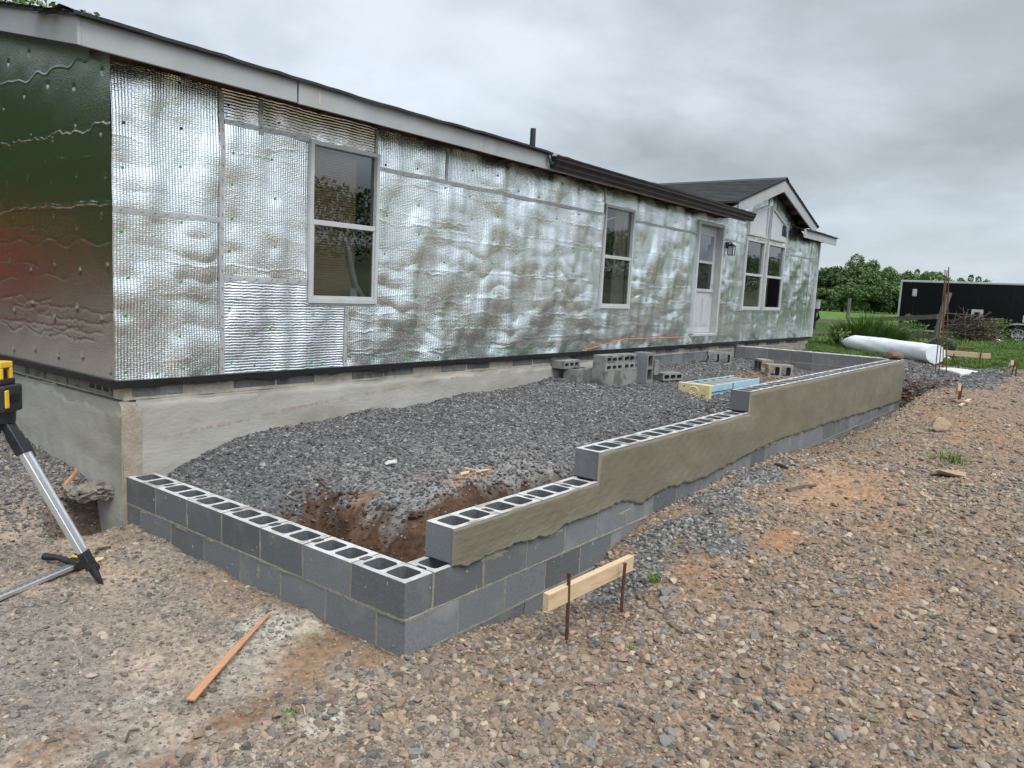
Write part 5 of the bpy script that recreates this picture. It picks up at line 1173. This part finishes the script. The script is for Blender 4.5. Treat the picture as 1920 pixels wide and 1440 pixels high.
# ------------------------------------------------------------------ individual rocks
def rock(u, v, w, h, mat, seed, label, z=None, flat=.65, rz=0):
    q = gp(u, v) if z is None else None
    if q is None: q = np.array(z)
    d_ = (q - CAM) @ FV; s = w / 1434.54 * d_ / 2; me = rock_mesh('rock', mat, seed, 3, 12, (1, .72, flat), .02)
    o = link('rock', me); zz_ = s * h; o.scale = (s, s, s); o.location = (q[0], q[1], q[2] + s * flat * .45); o.rotation_euler = (R.uniform(-.15, .15), R.uniform(-.15, .15), rz); return tag(o, label, 'rock', 'larger rocks lying about')
rock(1763, 808, 50, 1, M_rockA, 301, 'largest brown boulder on the orange soil right of the wall end', flat=.75, rz=-.6)
rock(1788, 892, 105, 1, M_rockA, 302, 'flat half-buried slab rock with a dark front edge at right', flat=.18, rz=-.5)
q3 = np.array([XE - .12, .16, 3 * BH + .012]); rock(0, 0, 42, 1, M_rockC, 303, 'dark reddish rock resting on the far corner of the wall', z=q3, flat=.42, rz=.9)
rock(1246, 1116, 40, 1, M_rockB, 304, 'grey-brown rock just right of the pine board', flat=.6, rz=.3)
rock(1480, 1178, 46, 1, M_rockA, 305, 'flat tan rock alone on the pebbles, right of the pine board', flat=.35, rz=.2); rock(1536, 1137, 34, 1, M_rockA, 306, 'tan rock behind the flat tan rock at middle right', flat=.5, rz=-.5)
rock(1690, 945, 22, 1, M_rockB, 307, 'small dark rock beside the orange clay patch', flat=.7); rock(1622, 1033, 22, 1, M_rockB, 308, 'grey rock among pebbles below the orange clay', flat=.6)
rock(374, 1378, 34, 1, M_rockA, 309, 'angular tan rock at the foot of the wooden lath', flat=.4, rz=.2); rock(749, 1318, 28, 1, M_rockA, 310, 'orange-tan pebble rock on bare dirt below the wall corner', flat=.5)
rock(190, 1420, 32, 1, M_rockB, 311, 'dark slate-grey flat stone at the lower left', flat=.3, rz=.2); rock(1546, 1184, 30, 1, M_rockA, 312, 'pale tan stone right of the flat tan rock', flat=.45)
rock(798, 1262, 34, 1, M_rockB, 313, 'long grey stone below the wall corner', flat=.35, rz=.6); rock(426, 845, 14, 1, M_concrete, 314, 'pale lump on dark gravel near the foundation', flat=.7)
rock(735, 868, 34, 1, M_concrete, 315, 'flat pale concrete crumb in the dark gravel', flat=.25); rock(1395, 1268, 32, 1, M_rockA, 316, 'blocky beige stone in the pebble field', flat=.6, rz=1.0)
rock(1050, 1395, 30, 1, M_rockA, 317, 'beige angular stone at bottom centre', flat=.5, rz=.4); rock(1712, 1340, 32, 1, M_rockA, 318, 'smooth beige stone at lower right among pebbles', flat=.45, rz=-.4)

# ------------------------------------------------------------------ vegetation helpers
def cards(P, size, r, droop=0.0, aspect=.55):
    n = len(P); a = r.normal(size=(n, 3)); a /= np.linalg.norm(a, axis=1)[:, None]; b = r.normal(size=(n, 3)); b -= (b * a).sum(1)[:, None] * a; b /= np.linalg.norm(b, axis=1)[:, None]
    s = size * r.uniform(.6, 1.35, (n, 1)); a = a * s; b = b * s * aspect
    V = np.stack([P - a, P + b * .9, P + a, P - b * .9], 1).reshape(-1, 3); return V, np.arange(4 * n).reshape(n, 4)
def crown_pts(r, n, rx, ry, rz, lobes, lr=(.28, .5), shell=.62):
    C = []
    while len(C) < lobes:
        p = r.uniform(-1, 1, 3)
        if np.linalg.norm(p) < 1 and p[2] > -.75: C.append(p * .78)
    C = np.array(C); Rl = r.uniform(lr[0], lr[1], lobes); k = r.choice(lobes, n, p=Rl ** 2 / (Rl ** 2).sum())
    d = r.normal(size=(n, 3)); d /= np.linalg.norm(d, axis=1)[:, None]; q = r.uniform(shell, 1.06, (n, 1)) ** .8
    P = C[k] + d * q * Rl[k][:, None]; return P * [rx, ry, rz]
def tree_meshes(seed, H, rx, ry, n, leaf, lobes=16, trunk_r=.22, base=.18, mats=(M_leafA, M_leafB), shell=.62, lr=(.28, .5)):
    r = np.random.RandomState(seed); rz = H * (1 - base) / 2
    P = crown_pts(r, n, rx, ry, rz, lobes, lr, shell); P[:, 2] += H * base + rz; V, F = cards(P, leaf, r)
    crown = mesh_np('crown', V, F, mats, midx=(r.uniform(size=n) < .4).astype(int))
    m = MB(); m.tube([(0, 0, -.3), (.03 * H, .0, H * .25), (.0, .02 * H, H * .55), (.01 * H, 0, H * .85)], [trunk_r, trunk_r * .7, trunk_r * .42, trunk_r * .1], 9)
    for i in range(9):
        z = H * r.uniform(.22, .7); a = r.uniform(0, 6.28); l = r.uniform(.4, .9); m.tube([(0, 0, z), (rx * l * .5 * math.cos(a), ry * l * .5 * math.sin(a), z + H * .08), (rx * l * math.cos(a), ry * l * math.sin(a), z + H * .17)], [trunk_r * .38, trunk_r * .22, trunk_r * .06], 6)
    return crown, m.mesh('trunk', M_bark, smooth=True)
TM = [tree_meshes(401, 11, 5.0, 4.6, 9000, .26, 26, lr=(.2, .42)), tree_meshes(402, 13, 4.6, 4.6, 9000, .26, 26, lr=(.2, .42)), tree_meshes(403, 9, 4.4, 4.0, 8000, .25, 22, base=.08, lr=(.2, .42)), tree_meshes(404, 12.5, 3.6, 3.4, 5500, .25, 22, base=.12, mats=(M_leafB, M_leafC), lr=(.16, .34)), tree_meshes(405, 7, 4.2, 3.8, 7000, .25, 20, base=.02, mats=(M_leafA, M_leafA), lr=(.2, .42))]
def tree(k, loc, s, rz, label, group=None, sz=None, name='tree'):
    t = thing(name, label, 'tree', loc, rz, group); t.scale = (s, s, sz or s)
    link('crown', TM[k][0], t); link('trunk', TM[k][1], t); return t
def place(u, d, top, k, label, sz=1.0, group='trees along the far edge of the field', rz=0):
    Hk = (11, 13, 9, 12.5, 7)[k]; p = dep(d, u, 585); z = float(gz(p[0], p[1])); tp = dep(d, u, top); h = tp[2] - z; s = h / Hk / 1.02
    tree(k, (p[0], p[1], z), s * sz, rz, label, group, s)
TR = [(1512, 150, 492, 2, 1.1, 'treeline tree half hidden behind the house corner'), (1536, 146, 498, 4, 1.3, 'rounded dark tree just right of the house corner'), (1556, 156, 490, 0, 1.0, 'broad tree in the treeline, second from the house corner'),
      (1578, 150, 490, 2, 1.1, 'low dense tree in the treeline beside the tallest one'), (1604, 165, 474, 1, .95, 'tallest rounded tree of the treeline'), (1622, 152, 484, 3, 1.1, 'paler tree leaning on the tallest one'),
      (1640, 150, 492, 0, .9, 'tree just right of the tallest tree of the treeline'), (1660, 162, 496, 1, .8, 'thin topped tree in the treeline left of the gap'), (1676, 150, 500, 2, 1.0, 'bushy tree left of the trailer corner'),
      (1702, 160, 494, 3, .9, 'tall narrow tree behind the trailer corner'), (1722, 168, 506, 1, .8, 'tree sinking behind the trailer roof'), (1690, 145, 512, 4, 1.2, 'dark bush-shaped tree by the trailer corner'),
      (1545, 142, 530, 4, 1.3, 'low undergrowth tree at the left end of the treeline'), (1590, 142, 525, 4, 1.4, 'low undergrowth tree below the tallest tree'), (1632, 142, 528, 4, 1.4, 'low undergrowth tree in the middle of the treeline'), (1668, 142, 526, 4, 1.3, 'low undergrowth tree near the trailer')]
for i, (u, d, top, k, sx, lb) in enumerate(TR): place(u, d, top, k, lb, sx, rz=i * 1.3)
for i, (u, d, top, k, sx, lb) in enumerate([(1805, 95, 504, 3, 1.0, 'open crowned pale tree behind the trailer, left of two'), (1838, 98, 508, 3, 1.0, 'open crowned pale tree behind the trailer, right of two'), (1746, 190, 518, 2, .6, 'small far treetop over the trailer roof'), (1915, 150, 527, 2, .8, 'dark treetop at the right edge over the trailer')]): place(u, d, top, k, lb, sx, 'treetops behind the trailer', i * 2.1)
r5 = np.random.RandomState(55); n = 9000; P = np.stack([np.linspace(0, 1, n), r5.uniform(0, 1, n), r5.uniform(0, 1, n)], -1); a, b = dep(176, 1440, 585), dep(176, 1960, 585)
hh = 7.5 + 2 * fnoise(P[:, 0] * 60, P[:, 0] * 0, 14, 77)
P = np.stack([a[0] + (b[0] - a[0]) * P[:, 0] + P[:, 1] * 5, a[1] + (b[1] - a[1]) * P[:, 0] + P[:, 1] * 2, P[:, 2] * hh], -1); V, F = cards(P, .55, r5); link('woods', mesh_np('woods', V, F, [M_leafA, M_leafB], midx=r5.randint(0, 2, n)))['kind'] = 'stuff'
# tall tree behind the house, seen over the roof at the top left
cr_, tk_ = tree_meshes(410, 15, 4.6, 4.6, 9000, .17, 26, base=.25, mats=(M_leafB, M_leafC), lr=(.2, .38))
p = dep(29.5, 60, 60); t = thing('tree', 'leafy light green tree rising behind the roof at the upper left', 'tree', (p[0], p[1], 0)); tp = dep(29.5, 80, -28); t.scale = (.8, .8, tp[2] / 15.0); link('crown', cr_, t); link('trunk', tk_, t)
# trees that the foil mirrors: a belt north-west of the house and a wooded rise to the south
for i, (x, y, k, s) in enumerate([(-13, 24, 0, 1.0), (-9.5, 28, 1, .95), (-16, 19, 2, 1.15), (-5.5, 31, 0, 1.0), (-19, 25, 1, 1.0), (-11, 35, 3, 1.2), (-2, 36, 2, 1.3), (-22, 17, 0, 1.0), (-7.5, 22, 4, 1.0), (-12, 17.5, 4, .9), (-3.2, 27, 4, 1.0)]):
    tree(k, (x, y, float(gz(x, y))), s, i * 1.7, 'dark tree in the belt northwest of the house, mirrored in the end wall', 'tree belt mirrored in the end wall')
hx = np.linspace(-220, 760, 90); hy = np.linspace(-190, -50, 15); HXg, HYg = np.meshgrid(hx, hy, indexing='ij'); HZg = np.clip((-HYg - 50) / 140, 0, 1) ** 1.1 * 13 + fnoise(HXg, HYg, 60, 91) * 1.2 * np.clip((-HYg - 50) / 40, 0, 1) - .6
idx = np.arange(HXg.size).reshape(HXg.shape); F = np.stack([idx[:-1, :-1], idx[1:, :-1], idx[1:, 1:], idx[:-1, 1:]], -1).reshape(-1, 4)
M_hill = pm('meadow_slope', (.065, .085, .04), (.095, .115, .055), .06, .95)
tag(link('hill', mesh_np('hill', np.stack([HXg, HYg, HZg], -1).reshape(-1, 3), F, [M_hill], True)), kind='structure')
n = 140000; u_ = r5.uniform(-190, 740, n); y_ = -100 - r5.uniform(0, 1, n) ** 1.5 * 50; hc = 13.0 + 1.8 * fnoise(u_, y_, 30, 79) + 1.2 * fnoise(u_, y_, 9, 80) + .5 * fnoise(u_, y_, 3.5, 81)
P = np.stack([u_, y_, np.clip((-y_ - 50) / 140, 0, 1) ** 1.1 * 13 + hc * (1 - .95 * r5.uniform(0, 1, n) ** 2.2)], -1); V, F = cards(P, .45, r5); link('woods', mesh_np('woods', V, F, [M_leafA, M_leafB], midx=r5.randint(0, 2, n)))['kind'] = 'stuff'
# red machine with yellow canopy mirrored in the end wall
tr_ = thing('tractor', 'red machine with yellow canopy, a red blur mirrored in the end wall foil', 'tractor', (-2.7, 16.6, float(gz(-2.7, 16.6))), 0)
m = MB(); m.box((-.45, -1.6, .6), (.45, .2, 1.35)); m.box((-.55, .2, .5), (.55, 1.3, 1.5)); m.obj('body', M_red, tr_, bevel=.05)
m = MB(); m.box((-.75, .0, 2.45), (.75, 1.5, 2.62)); m.obj('canopy', M_yellow, tr_, bevel=.04)
m = MB(); m.box((-.70, .05, 1.4), (.70, 1.4, 2.45)); m.obj('cab', M_red, tr_, bevel=.03)
for sx in (-1, 1):
    m = MB(); m.cyl((sx * .60, .9, .75), (sx * .95, .9, .75), .75, .75, 24); m.obj('wheel', M_tyre, tr_, smooth=True)
    m = MB(); m.cyl((sx * .50, -1.2, .45), (sx * .75, -1.2, .45), .45, .45, 20); m.obj('wheel', M_tyre, tr_, smooth=True)

# ------------------------------------------------------------------ enclosed trailer
tx, ty1, ty0, tz0, tz1 = 34.8, 4.72, -5.0, .52, 2.66
trl = thing('trailer', 'long black enclosed cargo trailer with white roof trim parked on the grass', 'trailer', (tx, ty0, .22))
def tb(a, b): return (a[0] - tx, a[1] - ty0, a[2] - .22), (b[0] - tx, b[1] - ty0, b[2] - .22)
m = MB(); m.box(*tb((tx, ty0, tz0), (tx + 2.4, ty1, tz1))); m.obj('body', M_trailer, trl, bevel=.015)
m = MB(); m.box(*tb((tx - .02, ty0, tz1 - .055), (tx + 2.42, ty1 + .02, tz1 + .03))); m.obj('roof_trim', M_white, trl, bevel=.01)
m = MB(); m.box(*tb((tx - .018, ty1 - .06, tz0), (tx + .05, ty1 + .018, tz1 - .06))); m.obj('corner_trim', M_alu, trl, bevel=.006)
m = MB(); m.box(*tb((tx - .015, ty0, tz0 - .02), (tx + .05, ty1, tz0 + .05))); m.obj('bottom_rail', M_alu, trl)
for y in np.arange(ty0 + .6, ty1 - .3, 1.22):
    m = MB(); m.box(*tb((tx - .004, y, tz0 + .05), (tx + .01, y + .006, tz1 - .06))); m.obj('panel_seam', M_tyre, trl)
q = dep_on(1715, 549, x=tx); m = MB(); m.box(*tb((tx - .05, q[1] - .09, q[2] - .16), (tx, q[1] + .09, q[2] + .16))); v_ = m.obj('side_vent', M_fascia, trl, bevel=.02)
m = MB(); m.box(*tb((tx - .054, q[1] - .05, q[2] - .11), (tx - .05, q[1] + .05, q[2] + .09))); m.obj('louver', M_step, v_)
q = dep_on(1832, 590, x=tx); w = .215
m = MB()
for a, b in (((-w, -w), (w, -w + .11)), ((-w, w - .11), (w, w)), ((-w, -w + .11), (-w + .11, w - .11)), ((w - .11, -w + .11), (w, w - .11))): m.box(*tb((tx - .03, q[1] + a[0], q[2] + a[1]), (tx, q[1] + b[0], q[2] + b[1])))
hf = m.obj('hatch_frame', M_white, trl); m = MB(); m.box(*tb((tx - .012, q[1] - w + .11, q[2] - w + .11), (tx - .001, q[1] + w - .11, q[2] + w - .11))); m.obj('hatch_glass', M_lens, hf)
q = dep_on(1919, 598, x=tx); m = MB(); m.box(*tb((tx - .02, q[1] - .35, q[2] - .14), (tx, q[1] + .02, q[2] + .14))); m.obj('side_plate', M_white, trl)
wy = dep_on(1907, 640, x=tx)[1]; WZ, WR = .60, .37
for k in range(2):
    yy = wy - k * .88; m = MB(); prof = [(.0, .22), (.0, WR - .03), (.03, WR), (.19, WR), (.22, WR - .03), (.22, .22)]; n = 32; vs = []
    for j in range(n):
        a = 2 * math.pi * j / n
        for x, r2 in prof: vs.append((x - .06, yy - ty0 + r2 * math.cos(a), WZ - .22 + r2 * math.sin(a)))
    m.add(vs, [(j * 6 + i, ((j + 1) % n) * 6 + i, ((j + 1) % n) * 6 + (i + 1) % 6, j * 6 + (i + 1) % 6) for j in range(n) for i in range(6)]); wh = m.obj('wheel', M_tyre, trl, smooth=True)
    m = MB(); vs = []
    for j in range(n):
        a = 2 * math.pi * j / n
        for x, r2 in ((-.055, .235), (-.066, .225), (-.06, .195), (.0, .19)): vs.append((x, yy - ty0 + r2 * math.cos(a), WZ - .22 + r2 * math.sin(a)))
    m.add(vs, [(j * 4 + i, ((j + 1) % n) * 4 + i, ((j + 1) % n) * 4 + i + 1, j * 4 + i + 1) for j in range(n) for i in range(3)])
    for j in range(10):
        a = 2 * math.pi * j / 10; m.beam((-.045, yy - ty0 + .04 * math.cos(a), WZ - .22 + .04 * math.sin(a)), (-.05, yy - ty0 + .20 * math.cos(a), WZ - .22 + .20 * math.sin(a)), .028, .02, (1, 0, 0))
    m.cyl((-.02, yy - ty0, WZ - .22), (-.065, yy - ty0, WZ - .22), .05, .045, 14); m.obj('rim', M_alu, wh, smooth=True)
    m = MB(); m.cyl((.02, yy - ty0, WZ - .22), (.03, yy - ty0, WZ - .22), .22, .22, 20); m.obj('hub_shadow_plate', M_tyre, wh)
m = MB(); pts = []; yA, yB = wy + .62, wy - .88 - .62
pts = [(yA, .50), (yA - .06, .72), (yA - .22, .93), (yA - .45, 1.01), (yB + .45, 1.01), (yB + .22, .93), (yB + .06, .72), (yB, .50)]
vs = []
for y, z in pts:
    for x, dz in ((-.12, 0), (-.12, .05), (.02, .05), (.02, 0)): vs.append((x, y - ty0 + (0 if z > .95 else (dz if y > wy - .4 else -dz)), z - .22 + (dz if z > .9 else 0)))
m.add(vs, [(i * 4 + j, (i + 1) * 4 + j, (i + 1) * 4 + (j + 1) % 4, i * 4 + (j + 1) % 4) for i in range(7) for j in range(4)]); m.obj('fender', M_white, trl)

# ------------------------------------------------------------------ fence
fen = thing('fence', 'weathered grey split-rail fence with leaning posts in front of the trailer', 'fence')
def post(p, h, lean, r=.085, name='post'):
    z = float(gz(p[0], p[1])); m = MB(); m.tube([(p[0], p[1], z - .3), (p[0] + lean[0] * .15, p[1] + lean[1] * .15, z + h * .35), (p[0] + lean[0] * .55, p[1] + lean[1] * .55, z + h * .75), (p[0] + lean[0], p[1] + lean[1], z + h)], [r * 1.05, r, r * .95, r * .8], 9)
    me = m.mesh(name, M_oldwood, smooth=True)
    for v in me.vertices: v.co.x += R.uniform(-.012, .012); v.co.y += R.uniform(-.012, .012)
    return link(name, me, fen)
pA = dep(21.6, 1751, 655); pB = dep(29.5, 1588, 605); pC = dep(25.6, 1519, 620)
post(pA, 1.62, (.06 * RV[0] + .20 * RV[0], .26 * RV[1])); post(pB, 1.42, (.05, 0), .075); post(pC, 1.0, (0, 0), .11)
def frail(a, b, h0, h1, sag=.03):
    m = MB(); n = 8; pts = []
    for i in range(n + 1):
        t = i / n; x, y = a[0] + (b[0] - a[0]) * t, a[1] + (b[1] - a[1]) * t; z = float(gz(a[0], a[1], False)) * (1 - t) + float(gz(b[0], b[1], False)) * t + h0 + (h1 - h0) * t - sag * math.sin(math.pi * t) + R.uniform(-.012, .012); pts.append((x, y, z))
    for p_, q_ in zip(pts[:-1], pts[1:]): m.beam(p_, q_, .05, .13)
    return m.obj('rail', M_oldwood, fen)
pAm = pA + (pB - pA) * .0
frail(pA, pB, .93, .62); frail(pA, pB, .36, .20); frail(pB, pC, .55, .62); frail(pB, pC, .12, .18); frail(pC, dep(24.5, 1585, 634), .02, .0)
pD = np.array([pA[0] - 1.2, pA[1] - 6.5, 0]);
q = dep(25.3, 1530, 571); m = MB(); m.box((q[0] - .11, q[1] - .11, q[2] - .14), (q[0] + .11, q[1] + .11, q[2] + .14)); m.box((q[0] - .13, q[1] - .13, q[2] + .14), (q[0] + .13, q[1] + .13, q[2] + .16))
ub = tag(m.obj('meter_box', M_fascia, bevel=.008), 'small pale utility box just right of the far house corner', 'utility box')
m = MB()
for k in range(5): m.tube([(q[0] + R.uniform(-.1, .1), q[1] - .05, q[2] - .14), (q[0] + R.uniform(-.16, .16), q[1] - .14, q[2] - .30 - .03 * k), (q[0] + R.uniform(-.1, .1), q[1] - .05, q[2] - .52)], .022, 6)
m.box((q[0] - .06, q[1] - .03, q[2] - .80), (q[0] + .06, q[1] + .05, q[2] - .13)); m.obj('cable_loop', M_black, ub, smooth=False)
# timbers on the ground
a, b = dep(20.6, 1764, 646), dep(20.2, 1828, 648)
for p_ in (a, b): p_[2] = float(gz(p_[0], p_[1])) + .09
m = MB(); m.beam(a, b, .18, .18); tag(m.obj('timber', M_tie, bevel=.01), 'old brown timber lying on the grass behind the far pine board', 'timber')
# brush pile
q = gp(1822, 640); q = dep(28.5, 1822, 634); q[2] = float(gz(q[0], q[1]))
m = MB(); rb = random.Random(12)
for i in range(210):
    L_ = rb.uniform(.4, 1.3); a = rb.gauss(1.9, 1.0); e_ = rb.gauss(.1, .42); cx_, cy_ = rb.gauss(0, .28), rb.gauss(0, .36); cz_ = rb.uniform(.05, 1.0) * max(.15, 1 - (abs(cy_) / 1.4) ** 2)
    dx, dy, dz = math.cos(a) * math.cos(e_) * L_ / 2, math.sin(a) * math.cos(e_) * L_ / 2, math.sin(e_) * L_ / 2; k = rb.uniform(.008, .028)
    p0 = (cx_ - dx, cy_ - dy, max(.02, cz_ - dz)); p1 = (cx_ + dx, cy_ + dy, max(.02, cz_ + dz)); md = tuple((a_ + b_) / 2 + rb.gauss(0, .05) for a_, b_ in zip(p0, p1)); m.tube([p0, md, p1], [k, k * .85, k * .5], 5)
o = m.obj('brush_pile', M_stick); o.location = q; tag(o, 'heap of dead sticks and brush in front of the black trailer', 'brush pile')
a, b = (q[0] - .5, q[1] + .95, q[2] + 1.06), (q[0] - .45, q[1] - .35, q[2] + 1.02); m = MB(); m.beam(a, b, .14, .03); tag(m.obj('weathered_board', M_oldwood), 'weathered grey board lying on top of the brush heap', 'board')

# ------------------------------------------------------------------ grasses and weeds
def blades(n, rx, ry, h, seed, w=.012, lean=.5, seg=4):
    r = random.Random(seed); m = MB()
    for i in range(n):
        a = r.uniform(0, 6.28); q = math.sqrt(r.random()); x, y = math.cos(a) * q * rx * .55, math.sin(a) * q * ry * .55; H = h * r.uniform(.55, 1.1) * (1 - .3 * q); l = lean * H * r.uniform(.3, 1.4) * (.35 + q); da = a + r.gauss(0, .5); sx, sy = -math.sin(da) * w, math.cos(da) * w; vs = []
        for k in range(seg + 1):
            t = k / seg; ww = (1 - t) ** .7; z = H * (t - .38 * t ** 3 * min(1.6, l / H)); px, py = x + math.cos(da) * l * t * t, y + math.sin(da) * l * t * t; vs += [(px - sx * ww, py - sy * ww, z), (px + sx * ww, py + sy * ww, z)]
        m.add(vs, [(2 * k, 2 * k + 1, 2 * k + 3, 2 * k + 2) for k in range(seg)])
    return m
q = dep(20.3, 1628, 640); q[2] = float(gz(q[0], q[1]))
o = blades(3200, 1.25, 1.5, 1.22, 31, .012, .62).obj('ornamental_grass', [M_blade]); o.location = q; o.rotation_euler = (0, 0, 0); tag(o, 'big fountain-like clump of green ornamental grass behind the white roll', 'grass clump')
def leafy(u, d, v, h, w, n, lf, seed, label, mats=(M_leafB, M_leafC), nm='weed', cat='plant', group=None):
    r = np.random.RandomState(seed); q = dep(d, u, v) if d else gp(u, v); q[2] = float(gz(q[0], q[1])); P = r.normal(size=(n, 3)) * [w * .4, w * .4, 0]; P[:, 2] = h * r.uniform(.05, 1, n) ** .8; P[:, :2] *= (1.15 - .6 * (P[:, 2:3] / h)); V, F = cards(P, lf, r, aspect=.45); t = thing(nm, label, cat, q, 0, group); link('leaves', mesh_np('leaves', V, F, list(mats), midx=r.randint(0, 2, n)), t)
    m = MB()
    for i in range(5): m.tube([(0, 0, -.03), (r.normal() * w * .12, r.normal() * w * .12, h * .5), (r.normal() * w * .3, r.normal() * w * .3, h * .9)], [.008, .006, .003], 5)
    m.obj('stem', M_blade, t)
leafy(1864, 29.5, 640, .95, .9, 600, .07, 61, 'bushy green weed beside the trailer wheel'); leafy(1702, 25, 634, .95, .5, 160, .07, 62, 'tall light green weed left of the fence post', (M_leafC, M_leafC)); leafy(1724, 24.5, 634, .7, .45, 130, .07, 63, 'shorter light green weed next to the fence post', (M_leafC, M_leafC))
leafy(1762, 17.0, 690, .55, .35, 140, .05, 64, 'small dark weed at the end of the white roll', (M_leafA, M_leafB)); leafy(1226, 0, 1092, .05, .10, 26, .020, 65, 'tiny green sprig beside the grey-brown rock', (M_leafC, M_leafC)); leafy(1575, 19.5, 652, .5, .5, 160, .05, 66, 'weedy tuft at the left end of the white roll', (M_leafB, M_leafC))
leafy(70, 0, 850, .10, .18, 60, .025, 67, 'small weed against the concrete foundation at left', (M_leafA, M_leafB))
def gtuft(u, v, h, w, n, seed, label, d=None):
    q = gp(u, v); o = blades(n, w, w, h, seed, .0035 + .004 * h, .9).obj('grass_tuft', [M_blade]); o.location = q; tag(o, label, 'grass tuft', 'grass tufts on the bare ground')
gtuft(1782, 866, .20, .35, 90, 71, 'grass tuft on the soil behind the half-buried slab rock'); gtuft(540, 1350, .05, .10, 22, 72, 'short grass sprout in the dirt below the lath'); gtuft(1185, 1218, .05, .05, 9, 73, 'few green blades right of the left stake')
gtuft(1636, 1357, .05, .06, 8, 74, 'few green blades among the pebbles at lower right'); gtuft(1688, 818, .08, .3, 40, 75, 'short grass by the trench at the wall end')
q = dep(29.0, 1866, 648); q[2] = float(gz(q[0], q[1])) + .06; me = rock_mesh('white_rag', M_plastic, 320, 2, 6, (1, .5, .4), .06); o = link('white_rag', me); o.location = q; o.scale = (.22, .3, .26); tag(o, 'small white plastic rag in the grass near the trailer wheel', 'rag')
# roots, sticks and twigs on the ground
for i, (u, v, u2, v2, w, mt, lb) in enumerate([(1455, 872, 1478, 880, .018, M_stick, 'short bent root at the foot of the parged wall'), (1475, 922, 1530, 912, .02, M_stick, 'brown root across the orange clay'), (862, 892, 915, 880, .014, M_wood, 'tangle of pale roots in the gravel bed'), (872, 880, 905, 893, .010, M_wood, 'pale root crossing the tangle in the gravel bed'),
                                     (1255, 1170, 1280, 1190, .008, M_stick, 'thin twig on pebbles right of the stakes'), (235, 1395, 262, 1372, .006, M_stick, 'thin twig at the lower left'), (566, 1325, 572, 1345, .004, M_wood, 'curled pale fibre on the dirt'), (180, 1040, 208, 1028, .012, M_stick, 'flat brown bark piece behind the tripod foot'), (120, 915, 145, 935, .02, M_redwood, 'broken orange wood chip by the dug hole'), (163, 1062, 195, 1050, .02, M_wood, 'pale wood block by the tripod foot')]):
    a, b = Vector(gp(u, v)), Vector(gp(u2, v2)); md = (a + b) / 2 + Vector((R.gauss(0, .03), R.gauss(0, .03), .015)); m = MB(); m.tube([a + Vector((0, 0, .008)), md, b + Vector((0, 0, .012))], [w, w * .9, w * .5], 6); tag(m.obj('root', mt, smooth=True), lb, 'stick', 'sticks and roots on the ground')
# lawn: instanced tufts beyond the gravel
tufts = bpy.data.collections.new('tuft_kinds')
for k in range(4): tufts.objects.link(bpy.data.objects.new('tuft', blades(26, .14, .14, .16, 500 + k, .006, .6, 2).mesh('tuft', [M_tuft])))
def lawn(name, X, Y, s):
    _, _, _, gr = zones(X, Y); ok = (NR.uniform(size=len(X)) < gr); X, Y = X[ok], Y[ok]; P = np.stack([X, Y, gz(X, Y)], -1); ok = in_view(P, 200); P = P[ok]; n = len(P)
    rot = np.stack([NR.normal(0, .1, n), NR.normal(0, .1, n), NR.uniform(0, 6.28, n)], -1); c = np.array([.095, .165, .032]) * NR.uniform(.65, 1.3, (n, 1)) * NR.uniform(.93, 1.07, (n, 3))
    scatter(name, P, rot, NR.uniform(.6, 1.4, (n, 3)) * s, NR.randint(0, 4, n), c, tufts, kind='stuff')
X, Y = region(13, 24, -6, 6, 160); lawn('lawn_grass', X, Y, .8); X, Y = region(24, 48, -8, 16, 30); lawn('meadow_grass', X, Y, 1.2)
